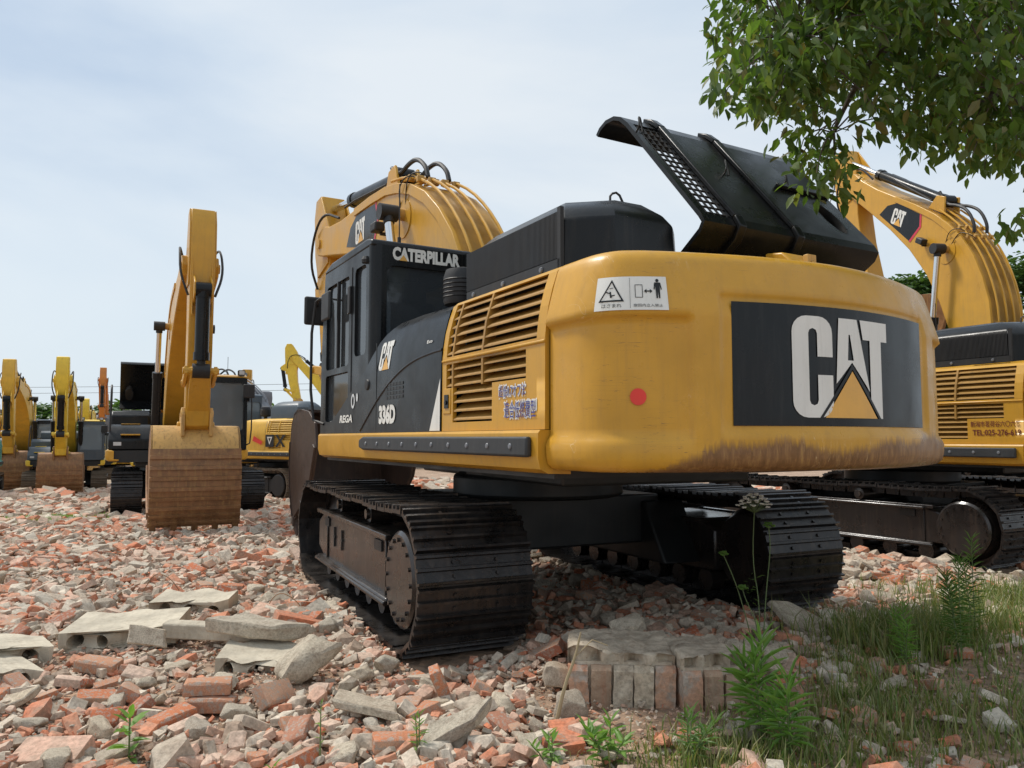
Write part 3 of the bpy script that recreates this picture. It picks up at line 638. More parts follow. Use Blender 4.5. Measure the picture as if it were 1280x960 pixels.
        decal([(circ(0,0,.043,28),[])], fr, 'round_sticker', 'red', cw, .004, .04)
    # ---- engine deck and doors
    mb = MB(); mb.box(-1.12,1.12,-2.49,-.9,1.5,2.44); mb.box(-.40,1.17,-.9,.3,1.5,2.25); mb.build('engine_housing', 'dark', root)
    if not hood_open or True:
        mb = MB(); mb.prism([(-2.49,2.44),(-.85,2.44),(-.85,2.49),(-2.49,2.49)], .3 if hood_open else -.42, 1.22); mb.build('deck_plate', 'matte', root, bevel=.02)
    if not hood_open:
        mb = MB(); mb.prism([(-2.62,2.43),(-2.62,2.60),(-2.50,2.76),(-2.3,2.80),(-.9,2.80),(-.75,2.70),(-.75,2.43)], -.36, 1.20); mb.build('hood', hood_mat, root, bevel=.05, seg=3)
    for s in (-1,1):
        if s == 1 and det < 1: pass
        ysd = [-2.49,-2.40,-2.34,-2.28,-1.86,-1.28,-1.17,-1.10]; 
        up = lambda y,z: 2.02 < z < 2.40 and -2.40 < y < -1.17
        lowr = lambda y,z: (1.80 < z < 1.97 and -2.28 < y < -1.17 and not (z < 1.84 and False)) or (1.56 < z < 1.82 and -1.86 < y < -1.28)
        hole = (lambda y,z: up(y,z) or lowr(y,z)) if det > 0 else (lambda y,z: False)
        mb = MB(); zz = [1.5,1.56,1.70,1.80,1.88,1.97,2.02,2.10,2.2,2.3,2.40,2.43,2.455,2.47]
        side_grid(mb, s, ysd, zz, hole, 0.0)
        dr = mb.build('engine_door', body, root, angle=40)
        mb = MB()                                      # ridge between the two vents
        mb.prism([(-2.49,1.985),(-1.10,1.985),(-1.10,2.005),(-2.49,2.005)], s*(lside(2.0)-.01), s*(lside(2.0)+.010)); mb.build('door_ridge', body, dr, bevel=.008)
        if det > 0:
            mb = MB(); mb.box(*sorted((s*1.26,s*1.28)), -2.45,-1.12,1.52,2.42); mb.build('vent_backing', 'dark', dr)
            for (za, zb, na, ya, yb) in ((2.02,2.40,6,-2.41,-1.16),(1.80,1.97,3,-2.29,-1.16),(1.56,1.80,4,-1.87,-1.27)):
                mb = MB()
                for i in range(na):
                    z = za+(zb-za)*(i+.5)/na; x = lside(z); 
                    z -= .012; v = [(s*(x-.006),ya,z+.005),(s*(x-.006),yb,z+.005),(s*(x-.085),yb,z+.062),(s*(x-.085),ya,z+.062),(s*(x-.004),ya,z-.005),(s*(x-.004),yb,z-.005),(s*(x-.085),yb,z+.050),(s*(x-.085),ya,z+.050)]
                    mb.add(v, [(0,1,2,3),(7,6,5,4),(0,4,5,1),(1,5,6,2),(2,6,7,3),(3,7,4,0)])
                for yb_ in ([-1.27,-1.72] if ya < -2.0 else []):
                    v = [(s*(lside(z)+o), yb_+d, z) for z in (za,(za+zb)/2,zb) for d, o in ((-.012,0),(.012,0),(.012,-.08),(-.012,-.08))]
                    mb.add(v, [(0,1,2,3),(11,10,9,8)]+[(4*a+i,4*a+(i+1)%4,4*a+4+(i+1)%4,4*a+4+i) for a in range(2) for i in range(4)])
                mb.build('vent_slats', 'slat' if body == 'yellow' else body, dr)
            mb = MB(); mb.box(*sorted((s*1.462,s*1.472)),-1.25,-1.13,1.62,1.80); lt = mb.build('latch', body, dr, bevel=.006)
            mb = MB(); mb.box(*sorted((s*1.473,s*1.478)),-1.225,-1.16,1.66,1.755); mb.cyl((s*1.478,-1.19,1.70),(s*1.486,-1.19,1.70),.016,10); mb.build('lock', 'black', lt)
    mb = MB()                                          # black side cover, reaching under the cab
    lf = lambda u,v_,t: (-(lside(v_)+.004+t), u, v_)
    cover = [(-1.095,1.5),(1.0,1.5),(1.84,1.5),(.52,2.16),(.40,2.27),(.2,2.33),(-.1,2.38),(-.6,2.40),(-1.095,2.42)]
    # rows so the top follows the body curve
    ysd = [-1.095+.13*i for i in range(17)]+[1.30,1.5,1.7,1.84]
    def ztop(y): return float(np.interp(y,[-1.095,-.6,-.05,.25,.42,.52,1.84],[2.46,2.45,2.42,2.34,2.24,2.10,1.515]))
    cols = []
    for y in ysd: cols.append([(-(lside(z)+.006), y, z) for z in [1.5+(ztop(y)-1.5)*j/12 for j in range(13)]]+[(-(lside(ztop(y))-.10), y, ztop(y)+.02*(1 if y<.3 else 0)), (-1.0, y, ztop(y)+.015)])
    v = [p for c_ in cols for p in c_]; k = 15
    f = [(i*k+j, (i+1)*k+j, (i+1)*k+j+1, i*k+j+1) for i in range(len(cols)-1) for j in range(k-1)]
    mb.add(v, f); cv = mb.build('side_cover', cov, root, angle=50)
    if det > 1 and logos:
        mb = MB()
        pts = [(-.95,2.085),(-.6,2.06),(-.3,2.0),(.0,1.9),(.3,1.76)] 
        mb.tube([(-(lside(z)+.002), y, z) for y, z in [(-1.09,2.085)]+pts+[(.7,1.52)]], .014, 6, smooth=2); mb.build('crease', cov, cv)
        mb = MB(); mb.box(-1.474,-1.468,.275,.287,1.5,2.28); mb.build('panel_gap', 'dark', cv)
        mb = MB(); fb = lambda u,v_,t: (-(1.472+t), u, v_)
        for j in range(4):
            for i in range(6): mb.map_prism([(-.36+.07*i,1.775+.036*j),(-.30+.07*i,1.775+.036*j),(-.30+.07*i,1.80+.036*j),(-.36+.07*i,1.80+.036*j)], fb, 0, .003)
        mb.build('small_vent', 'dark', cv)
        lf2 = lambda u,v_,t: (-(lside(v_)+.006+t), -u, v_)
        emblem(lf2, -.22, 2.03, .245, cv, wscale=.78+.12, off=.006)
        text('336D', lf2, -.19, .20, 1.57, 1.735, 'model_number', 'white', cv, bold=.06)
        decal([([(.90,1.505),(1.085,1.505),(1.085,1.88)],[])], lf2, 'white_stripe', 'white', cv, .004)
        text('REGA', lf2, -1.33, -.93, 1.60, 1.675, 'lettering', 'white', cv, bold=.04, shear=.3)
        text('Eco', lf2, .80, .90, 2.16, 2.185, 'lettering', 'white', cv, bold=.02)
        mb = MB(); mb.lathe([(0,-.02),(.045,-.016),(.052,.0)], (-1.468,.52,1.93), 'x', 16); mb.build('fuel_cap', 'matte', cv)
        decal([(circ(-.92,1.80,.055,20,.07),[circ(-.92,1.80,.03,14,.045)[::-1]]),(circ(-.80,1.83,.028,14,.04),[])], lambda u,v_,t: (-(lside(v_)+.006+t), -u, v_), 'round_sticker', 'headlamp', cv, .005)
    if texts == 'main':
        lt2 = lambda u,v_,t: (-(lside(v_)+t), -u, v_)
        for bold, mt, off in ((.055,'white',.003),(.0,'blue',.006)):
            e = .012 if bold else 0
            text('超低0.7オフ法', lt2, 1.96-e, 2.28+e, 1.70-e, 1.77+e, 'sticker_lettering', mt, dr_left(root), bold=bold, off=off)
            text('適合低燃費型', lt2, 2.03-e, 2.40+e, 1.57-e, 1.67+e, 'sticker_lettering', mt, dr_left(root), bold=bold, off=off)
    if texts == 'phone':
        lt2 = lambda u,v_,t: (-(lside(v_)+t), -u, v_)
        text('新潟市茗荷谷六〇六番', lt2, 1.90, 2.46, 1.70, 1.77, 'lettering', 'maroon', dr_left(root), bold=.01, off=.005)
        text('TEL:025-276-619', lt2, 1.92, 2.46, 1.60, 1.67, 'lettering', 'maroon', dr_left(root), bold=.015, off=.005)
    # left top cover (air inlet)
    a0, a1 = -2.46, -.78
    pts = []
    def ring(z, i): 
        x0, x1, y0, y1 = -1.20+i, -.37-i, a0+i*1.2, a1-i*1.2; cc = .20
        return [(x0,y0+cc,z),(x0+cc*1.2,y0,z),(x1-cc*.5,y0,z),(x1,y0+cc*.5,z),(x1,y1,z),(x0+cc,y1,z),(x0,y1-cc,z)]
    rings = [ring(2.43,0),ring(2.79,0.012),ring(2.86,.05),ring(2.95,.14),ring(2.985,.24)]
    v = [p for r_ in rings for p in r_]; k = 7; mb = MB()
    mb.add(v, [tuple(range(k))[::-1], tuple(4*k+i for i in range(k))]+[(a*k+i,a*k+(i+1)%k,(a+1)*k+(i+1)%k,(a+1)*k+i) for a in range(4) for i in range(k)])
    tc = mb.build('air_inlet_cover', hood_mat, root, bevel=.018, seg=3)
    if det > 1:
        mb = MB()
        for i in range(84):
            y = -2.21+i*(1.25/83); mb.box(-1.204,-1.196,y-.0045,y+.0045,2.55,2.84)
        mb.box(-1.216,-1.19,-2.26,-.98,2.47,2.54); mb.box(-1.216,-1.19,-2.27,-2.235,2.47,2.86)
        mb.build('inlet_grille', 'matte', tc)
        for y in (-2.05,-1.55,-1.1):
            mb = MB(); mb.lathe([(0,-.012),(.016,-.010),(.02,0)], (-1.217,y,2.505), 'x', 8); mb.build('bolt', 'greypaint', tc)
        mb = MB(); mb.tube([(-.75,-2.15,2.98),(-.75,-2.15,3.04),(-.70,-2.17,3.055),(-.66,-2.18,2.97)], .008, 6, smooth=1); mb.build('lifting_eye', 'matte', tc)
    if det:
        mb = MB(); mb.lathe([(0,.0),(.055,.0),(.055,.12),(.15,.13),(.16,.16),(.16,.36),(.14,.42),(.06,.44),(0,.44)], (-.98,-.42,2.42), 'z', 24)
        for i in range(5): mb.lathe([(.158,.18+.035*i),(.168,.19+.035*i),(.158,.20+.035*i)], (-.98,-.42,2.42), 'z', 24)
        mb.build('precleaner', 'matte', root)
    if hood_open: make_hood_open(root, cov)
    # right front: tank and tool box with steps, hand rail
    mb = MB(); mb.prism([(-.95,1.5),(-.95,2.42),(.55,2.42),(.72,2.3),(.72,1.5)], .62, 1.44); mb.build('fuel_tank', cov, root, bevel=.03)
    mb = MB(); mb.prism([(.725,1.5),(.725,2.08),(1.5,2.08),(1.72,1.98),(1.95,1.72),(1.95,1.5)], .60, 1.46); tb = mb.build('tool_box', cov, root, bevel=.025)
    if det:
        mb = MB(); mb.box(.82,1.22,1.78,1.93,1.83,1.86); mb.box(.82,1.22,.74,1.5,2.082,2.10); mb.build('step_plate', body, tb, bevel=.006)
        mb = MB(); mb.tube([(1.44,1.85,1.55),(1.44,1.72,2.15),(1.44,1.45,2.9),(1.44,1.25,3.0),(1.44,.9,3.0),(1.44,.8,2.4)], .02, 8, smooth=2); mb.build('handrail', 'matte', tb)
        mb = MB(); mb.box(1.20,1.36,1.955,1.965,1.6,1.68); mb.build('lamp_lens', 'headlamp', tb)
    make_cab(root, det, cabm, roof or cabm, logos and det > 1, lamp, 'glass' if det > 1 else 'skyglass')
    # ---- boom, stick, bucket
    F = (.35,1.95); P = (6.5,4.70); B = (5.98,1.87); 
    bx = lambda p: rot2(p, F, beta)
    sx_ = lambda p: bx(rot2(p, P, sigma))
    kx = lambda p: sx_(rot2(p, B, kappa))
    XB = lambda p: (p[0],)+bx((p[1],p[2])); XS = lambda p: (p[0],)+sx_((p[1],p[2])); XK = lambda p: (p[0],)+kx((p[1],p[2]))
    top = [(6.30,4.95),(5.95,4.86),(5.32,4.80),(4.6,4.79),(3.9,4.78),(3.3,4.74),(2.85,4.66),(2.4,4.52),(1.95,4.30),(1.55,4.0),(1.2,3.65),(.95,3.28),(.72,2.8),(.45,2.3),(.2,2.12),(.15,1.95)]
    bot = [(.25,1.75),(.5,1.7),(.85,1.85),(1.35,2.30),(1.85,2.75),(2.4,3.2),(3.0,3.58),(3.7,3.88),(4.5,4.10),(5.3,4.26),(5.95,4.38),(6.35,4.45),(6.62,4.52),(6.70,4.70),(6.60,4.88)]
    mb = MB(XB); mb.prism(top+bot, -.31, .31); boom = mb.build('boom', arm, root, bevel=.02)
    mb = MB(XB); mb.prism(top[3:12]+[(.99,3.20),(1.25,3.5),(1.6,3.87),(2.0,4.17),(2.45,4.40),(2.9,4.54),(3.3,4.62),(3.9,4.66),(4.6,4.68)], -.335, .335); mb.build('top_flange', arm, boom, bevel=.006)
    mb = MB(XB)
    mb.cyl((-.62,2.65,4.2),(.62,2.65,4.2),.075,16); mb.build('pivot_pin', 'yellow_old' if arm == 'yellow' else arm, boom)
    for s in (-1,1): mb = MB(XB); mb.lathe([(.24,s*.312),(.24,s*.322),(.0,s*.322)], (0,2.65,4.15), 'x', 24); mb.build('boss_plate', arm, boom)
    mb = MB(XB); mb.cyl((-.34,P[0],P[1]),(.34,P[0],P[1]),.085,16); mb.build('pivot_pin', 'yellow_old' if arm == 'yellow' else arm, boom)
    for s in (-1,1):
        p1 = bx((2.65,4.2)); ram(root, None, (s*.52,1.78,1.55), (s*.52,p1[0],p1[1]), .62, .095, .055)
    pa = bx((3.45,4.97)); pb = sx_((6.98,5.42)); ram(root, None, (0,pa[0],pa[1]), (0,pb[0],pb[1]), .62, .105, .06)
    mb = MB(XB)
    for s in (-1,1): mb.prism([(3.2,4.76),(3.7,4.77),(3.58,5.05),(3.35,5.08)], s*.14, s*.18)
    mb.build('cylinder_lug', arm, boom, bevel=.01)
    if det:
        for i, x in enumerate((-.24,-.09,.08,.23)):
            o = .085+.02*(i%2)
            pts = [(x*.9,.75,2.6),(x,1.0,3.35)]
            for (a, z), (na, nz) in zip(top[11:4:-1], [(-.9,.4),(-.85,.5),(-.8,.6),(-.7,.7),(-.5,.85),(-.35,.95),(-.1,1)]): pts.append((x, a+na*o, z+nz*o))
            mb = MB(XB); mb.tube(pts, .0185, 8, smooth=1); mb.build('hydraulic_pipe', arm, boom)
        mb = MB(XB)
        for (a, z, na, nz) in ((2.35,4.5,-.55,.85),(2.62,4.59,-.4,.9)):
            for x in (-.24,-.09,.08,.23):
                mb = MB(XB); mb.box(x-.045,x+.045,a+na*.085-.03,a+na*.085+.03,z+nz*.085-.05,z+nz*.085+.03)
                mb.build('pipe_clamp', 'yellow_old' if arm == 'yellow' else arm, boom, bevel=.008)
        for k_, (x, a2, z2) in enumerate(((-.12,3.6,5.12),(.16,3.5,5.05))):
            mb = MB(XB); mb.tube([(x,2.35,4.62),(x,2.42,4.78),(x,2.70,4.97),(x,3.0,4.99),(x,3.3,4.93),(x,a2,z2)], .03, 8, smooth=2); mb.build('hose', 'matte', boom)
        for x in (-.16,.16):
            mb = MB(XB); mb.tube([(x,3.7,4.92),(x,4.4,5.00),(x,5.1,5.08),(x,5.6,5.1)], .016, 6); mb.build('hydraulic_pipe', 'matte', boom)
        mb = MB(XB); mb.tube([(-.31,2.6,4.28),(-.36,2.45,4.6),(-.33,2.2,4.62),(-.2,2.15,4.55)], .008, 6, smooth=2); mb.tube([(-.31,2.75,4.28),(-.37,2.7,4.55),(-.34,2.5,4.66),(-.2,2.4,4.60)], .008, 6, smooth=2); mb.build('hose', 'matte', boom)
        # flexible hoses at the boom tip
        for x in (-.22,.22):
            p = [XB((x,5.7,4.95)), XB((x*1.5,6.2,5.15)), XS((x*1.6,6.7,4.9)), XS((x*1.6,6.9,4.4)), XS((x,6.9,4.0))]
            mb = MB(); mb.tube(p, .022, 6, smooth=2); mb.build('hose', 'matte', boom)
        mb = MB(XB); mb.box(-.50,-.36,3.18,3.38,4.12,4.24); lm = mb.build('work_lamp', 'matte', boom, bevel=.02)
        mb = MB(XB); mb.box(-.40,-.31,3.25,3.28,4.08,4.12); mb.build('lamp_bracket', 'matte', lm)
    if logos:
        fb = lambda u,v_,t: XB((-(.311+t), -u, v_))
        poly = [(-3.62,4.60),(-3.58,4.12),(-4.95,4.24),(-4.85,4.52),(-4.55,4.66),(-4.3,4.70)] 
        poly = [(-4.98,4.31),(-4.80,4.55),(-4.50,4.68),(-3.72,4.63),(-3.62,4.40),(-3.80,4.05)]
        decal([(poly,[])], fb, 'boom_sticker', 'decalblack', boom, .004)
        decal([([(-3.72,4.645),(-3.66,4.64),(-3.56,4.40),(-3.74,4.03),(-3.80,4.04),(-3.62,4.40)],[])], fb, 'boom_sticker_edge', 'crimson', boom, .005)
        emblem(fb, -4.54, 4.24, .33, boom, wscale=.98, off=.007)
    st = [(6.80,5.62),(7.08,5.58),(7.18,5.30),(7.12,4.70),(6.98,4.0),(6.72,3.0),(6.28,1.80),(6.05,1.74),(5.88,1.80),(5.90,2.05),(6.20,3.2),(6.30,3.9),(6.28,4.45),(6.38,4.85),(6.62,5.15)]
    mb = MB(XS); mb.prism(st, -.20, .20)
    stick = mb.build('stick', arm, root, bevel=.018)
    mb = MB(XS)
    for s in (-1,1): mb.prism([(6.30,4.35),(6.28,4.95),(6.78,5.60),(7.06,5.58),(7.16,5.28),(7.08,4.6),(6.9,4.2)], s*.20, s*.225); mb.prism([(6.92,3.80),(7.30,3.88),(7.34,4.08),(7.02,4.35)], s*.12, s*.15); mb.prism([(6.86,3.70),(7.0,3.6),(7.14,4.9),(7.12,5.2)], s*.15, s*.17)
    mb.build('stick_plate', arm, stick, bevel=.006)
    q0 = sx_((7.24,3.98)); q1 = sx_((6.93,2.62)); ram(root, None, (0,q0[0],q0[1]), (0,q1[0],q1[1]), .86, .115, .055)
    A1 = sx_((6.40,2.55)); A3 = kx((B[0]+.28,B[1]+.16)); mid = q1
    mb = MB()
    for s in (-1,1):
        for (a, b) in ((A1, mid),): mb.add(*_bar((s*.235, a[0], a[1]), (s*.235, b[0], b[1]), .03, .07))
    mb.cyl((-.29,mid[0],mid[1]),(.29,mid[0],mid[1]),.06,14); mb.cyl((-.28,A1[0],A1[1]),(.28,A1[0],A1[1]),.05,14)
    mb.build('idler_link', arm, root, bevel=.01)
    mb = MB(); mb.add(*_bar((0,mid[0],mid[1]),(0,A3[0],A3[1]),.17,.06)); mb.cyl((-.27,A3[0],A3[1]),(.27,A3[0],A3[1]),.07,14); pB = kx(B); mb.cyl((-.31,pB[0],pB[1]),(.31,pB[0],pB[1]),.075,14)
    mb.build('bucket_link', arm, root, bevel=.015)
    make_bucket(root, XK, B, bw, bucketm, wear, det, sidem)
    return root
def dr_left(root):
    for o in root.children:
        if o.name.startswith('engine_door') and o.data.vertices[0].co.x < 0: return o
def _bar(a, b, hx, hn):
    a = Vector(a); b = Vector(b); d = (b-a).normalized(); n = Vector((0,-d.z,d.y)); x = Vector((1,0,0)); v = []
    for p in (a-d*.05, b+d*.05):
        for sx, sn in ((-1,-1),(1,-1),(1,1),(-1,1)): v.append(p+x*hx*sx+n*hn*sn)
    return v, [(3,2,1,0),(4,5,6,7),(0,1,5,4),(1,2,6,5),(2,3,7,6),(3,0,4,7)]
# ------------------------------------------------------------------ terrain
from mathutils import noise as mnoise
def gbase(x, y):
    r = math.hypot(x, y); z = 0.
    if r > 9: z -= .030*(min(r, 70)-9)
    return z
def gz(x, y):
    z = gbase(x, y)
    r = math.hypot(x, y); f = 1.0
    z += .05*mnoise.noise(Vector((x*.55, y*.55, .3)))+.025*mnoise.noise(Vector((x*1.7, y*1.7, 4.)))-.02
    z += .05*math.exp(-((x-1.3)**2+(y-5.9)**2)/.8)
    z += .10*math.exp(-((x-.55)**2/.5+(y-5.0)**2/.12))+.06*math.exp(-((x+1.5)**2/.3+(y-6.)**2/.5))+.05*math.exp(-((x-3.2)**2+(y-6.6)**2)/.5)
    return z
def grassy(x, y):            # how much the strip of weeds under the tree covers a spot
    f = float(np.interp(y, [2.5,3.4,4.3,5.5,6.5,9,12], [.0,.55,1.55,2.45,3.3,6.2,9.5]))
    n = .35*mnoise.noise(Vector((x*1.1, y*1.1, 9)))
    a = ss(-.15,.35,x-f+n)*ss(13,9,y)
    b = ss(3.95,3.7,y+.3*n)*ss(.1,.45,x+n)
    return max(a, b)
def rock_mats():
    m, nt, b = new_mat('rubble_mix'); L = nt.links
    ge = N(nt, 'ShaderNodeNewGeometry'); oi = N(nt, 'ShaderNodeObjectInfo')
    a = nt.nodes.new('ShaderNodeMath'); a.operation = 'ADD'; L.new(ge.outputs['Random Per Island'], a.inputs[0]); L.new(oi.outputs['Random'], a.inputs[1])
    fr = nt.nodes.new('ShaderNodeMath'); fr.operation = 'FRACT'; L.new(a.outputs[0], fr.inputs[0])
    tc = N(nt, 'ShaderNodeTexCoord')
    n1 = N(nt, 'ShaderNodeTexNoise', Scale=9., Detail=8., Roughness=.65); L.new(tc.outputs['Object'], n1.inputs['Vector'])
    n2 = N(nt, 'ShaderNodeTexNoise', Scale=42., Detail=6., Roughness=.7); L.new(tc.outputs['Object'], n2.inputs['Vector'])
    return m, nt, b, fr.outputs[0], n1.outputs[0], n2.outputs[0], tc
def finish(nt, b, col, n2, strength=.5, rough=.92):
    L = nt.links; L.new(col, b.inputs['Base Color']); b.inputs['Roughness'].default_value = rough; b.inputs['Specular IOR Level'].default_value = .2
    bp = N(nt, 'ShaderNodeBump', Strength=strength, Distance=.012); L.new(n2, bp.inputs['Height']); L.new(bp.outputs[0], b.inputs['Normal'])
m, nt, b, rn, n1, n2, tc = rock_mats(); m.name = 'broken_brick'
c = ramp(nt, rn, [(0,(.50,.15,.07)),(.2,(.60,.23,.115)),(.4,(.54,.29,.18)),(.6,(.40,.15,.09)),(.8,(.60,.36,.24)),(1,(.52,.31,.21))]); c.color_ramp.interpolation = 'LINEAR'
crust = ramp(nt, n1, [(.48,0.),(.60,.85)]); spk = ramp(nt, n2, [(.35,(.72,)*3),(.65,(1.12,)*3)])
x = mixc(nt, crust.outputs[0], c.outputs[0], (.44,.39,.33)); x = mixc(nt, 1.0, x, spk.outputs[0], 'MULTIPLY'); finish(nt, b, x, n2); M['brick'] = m
m, nt, b, rn, n1, n2, tc = rock_mats(); m.name = 'broken_concrete'
c = ramp(nt, rn, [(0,(.50,.43,.33)),(.25,(.66,.57,.44)),(.5,(.50,.44,.35)),(.75,(.64,.53,.39)),(1,(.42,.36,.29))])
dirt = ramp(nt, n1, [(.45,0.),(.72,.7)]); spk = ramp(nt, n2, [(.32,(.6,)*3),(.6,(1.1,)*3)])
x = mixc(nt, dirt.outputs[0], c.outputs[0], (.26,.19,.135)); x = mixc(nt, 1.0, x, spk.outputs[0], 'MULTIPLY'); finish(nt, b, x, n2, .7); M['concrete'] = m
m, nt, b, rn, n1, n2, tc = rock_mats(); m.name = 'small_rubble'
c = ramp(nt, rn, [(0,(.62,.52,.41)),(.10,(.55,.49,.40)),(.2,(.50,.42,.33)),(.29,(.66,.42,.31)),(.42,(.70,.61,.49)),(.52,(.60,.22,.12)),(.61,(.42,.31,.23)),(.68,(.66,.48,.37)),(.80,(.54,.45,.35)),(.88,(.64,.28,.165))]); c.color_ramp.interpolation = 'CONSTANT'
dirt = ramp(nt, n1, [(.42,0.),(.7,.75)]); spk = ramp(nt, n2, [(.32,(.66,)*3),(.6,(1.12,)*3)])
x = mixc(nt, dirt.outputs[0], c.outputs[0], (.37,.29,.22)); x = mixc(nt, 1.0, x, spk.outputs[0], 'MULTIPLY'); finish(nt, b, x, n2, .6); M['rubble'] = m
m, nt, b = new_mat('soil_and_grit'); L = nt.links; tc = N(nt, 'ShaderNodeTexCoord')
n1 = N(nt, 'ShaderNodeTexNoise', Scale=.8, Detail=8., Roughness=.6); n2 = N(nt, 'ShaderNodeTexVoronoi', Scale=26.); n3 = N(nt, 'ShaderNodeTexNoise', Scale=18., Detail=8., Roughness=.7)
for n_ in (n1,n2,n3): L.new(tc.outputs['Object'], n_.inputs['Vector'])
c1 = ramp(nt, n1.outputs[0], [(.3,(.24,.175,.12)),(.5,(.38,.29,.22)),(.75,(.48,.39,.30))]); c2 = ramp(nt, n2.outputs['Color'], [(.2,(.7,.62,.55)),(.5,(1,.92,.85)),(.8,(1.25,1.05,.9))])
c3 = ramp(nt, n3.outputs[0], [(.3,(.6,)*3),(.7,(1.25,)*3)])
x = mixc(nt, 1., c1.outputs[0], c2.outputs[0], 'MULTIPLY'); x = mixc(nt, 1., x, c3.outputs[0], 'MULTIPLY'); L.new(x, b.inputs['Base Color']); b.inputs['Roughness'].default_value = .95
bp = N(nt, 'ShaderNodeBump', Strength=.8, Distance=.03); L.new(n3.outputs[0], bp.inputs['Height']); L.new(bp.outputs[0], b.inputs['Normal']); M['soil'] = m
def leafmat(name, cols, trans=.35):
    m, nt, b = new_mat(name); L = nt.links; ge = N(nt, 'ShaderNodeNewGeometry')
    c = ramp(nt, ge.outputs['Random Per Island'], [(i/(len(cols)-1), k) for i, k in enumerate(cols)]); L.new(c.outputs[0], b.inputs['Base Color']); b.inputs['Roughness'].default_value = .5
    t = N(nt, 'ShaderNodeBsdfTranslucent'); mx = N(nt, 'ShaderNodeMixShader', Fac=trans)
    br = mixc(nt, 1., c.outputs[0], (1.3,1.5,.6), 'MULTIPLY'); L.new(br, t.inputs[0]); L.new(b.outputs[0], mx.inputs[1]); L.new(t.outputs[0], mx.inputs[2]); L.new(mx.outputs[0], nt.nodes['Material Output'].inputs[0]); return m
M['leaf'] = leafmat('tree_leaf', [(.07,.125,.03),(.11,.175,.04),(.06,.105,.03),(.16,.22,.055),(.085,.145,.035),(.18,.15,.05)], .48)
M['farleaf'] = leafmat('far_foliage', [(.07,.13,.04),(.10,.17,.05),(.055,.105,.035),(.13,.20,.06)], .25)
M['grass'] = leafmat('grass_blade', [(.09,.14,.03),(.15,.22,.045),(.26,.24,.10),(.11,.17,.04),(.40,.33,.17),(.13,.19,.04),(.34,.30,.15)], .3)
M['weed'] = leafmat('weed_leaf', [(.13,.25,.04),(.19,.34,.07),(.14,.26,.05),(.23,.37,.09)], .35)
M['weeddark'] = leafmat('dark_weed_leaf', [(.09,.17,.04),(.13,.22,.05)], .3)
M['flower'] = leafmat('white_flower', [(.90,.91,.86),(.95,.95,.92)], .05)
M['stem'] = paint('green_stem', (.12,.17,.06), .6, bump=0); M['drystem'] = paint('dry_stalk', (.33,.26,.15), .7, bump=0); M['bark'] = paint('bark', (.10,.075,.055), .9, dirt=(.2,.17,.13), var=.3, scale=12, bump=.3)

def axis_coords(lo, hi, c, fine, n):
    k = 3.2; u = np.linspace(-1,1,n); s = np.sinh(u*k*1.8)/np.sinh(k*1.8)
    return np.array([c+(hi-c)*t if t > 0 else c-(lo-c)*t*1 for t in s])
def terrain():
    n = 300; xs = axis_coords(-500, 500, .5, 0, n); ys = axis_coords(-500, 500, 5.5, 0, n)
    v = [(float(x), float(y), gz(x,y)+(.02*mnoise.noise(Vector((x*6,y*6,0))) if abs(x)<20 and abs(y)<25 else 0)) for y in ys for x in xs]
    f = [(j*n+i, j*n+i+1, (j+1)*n+i+1, (j+1)*n+i) for j in range(n-1) for i in range(n-1)]
    me = bpy.data.meshes.new('ground'); me.from_pydata(v, [], f); me.polygons.foreach_set('use_smooth',[True]*len(f)); me.materials.append(M['soil'])
    o = bpy.data.objects.new('ground', me); COL.objects.link(o); tag(o, kind='structure')
terrain()

# ------------------------------------------------------------------ broken pieces
def hull(kind, seed):
    r = random.Random(seed); bm = bmesh.new()
    if kind == 'brick':                # unit 1 x .5 x .25, one or two broken corners
        P = [(x,y,z) for x in (-.5,.5) for y in (-.25,.25) for z in (-.13,.13)]
        q = []
        cut = r.choice((0,0,1,1,2))
        for p in P:
            k = r.uniform(.0,.03)
            if cut >= 1 and p[0] > 0: p = (p[0]-r.uniform(.1,.5), p[1], p[2])
            if cut == 2 and p[1] > 0 and r.random() < .6: p = (p[0], p[1]-r.uniform(.05,.25), p[2])
            s = .022
            for a in range(3):
                o = [0,0,0]; o[a] = -s*(1 if p[a] > 0 else -1); q.append((p[0]+o[0]+r.uniform(-k,k)*.3, p[1]+o[1]+r.uniform(-k,k)*.3, p[2]+o[2]+r.uniform(-k,k)*.3))
        if r.random() < .6: q += [(r.uniform(-.4,.4), r.uniform(-.2,.2), .15+r.uniform(0,.05)) for _ in range(3)]
        P = q
    elif kind == 'chunk':
        f = (r.uniform(.35,.5), r.uniform(.25,.42), r.uniform(.16,.32)); P = []
        for _ in range(26):
            v = Vector((r.gauss(0,1),r.gauss(0,1),r.gauss(0,1))).normalized(); v = Vector([math.copysign(abs(c)**.6, c) for c in v])*r.uniform(.75,1)
            P.append((v.x*f[0], v.y*f[1], v.z*f[2]))
    else:                              # slab piece
        n = r.randint(4,6); a0 = r.random()*6; P = []
        for i in range(n):
            a = a0+2*math.pi*i/n+r.uniform(-.3,.3); R_ = r.uniform(.38,.55)
            for z in (-.07,.07): k = r.uniform(.93,1.03); P.append((R_*math.cos(a)*k, R_*.75*math.sin(a)*k, z+r.uniform(-.015,.015)))
    for p in P: bm.verts.new(p)
    res = bmesh.ops.convex_hull(bm, input=bm.verts)
    bmesh.ops.delete(bm, geom=list({e for e in res['geom_interior']+res['geom_unused'] if isinstance(e, bmesh.types.BMVert)}), context='VERTS')
    bmesh.ops.triangulate(bm, faces=bm.faces)
    return bm
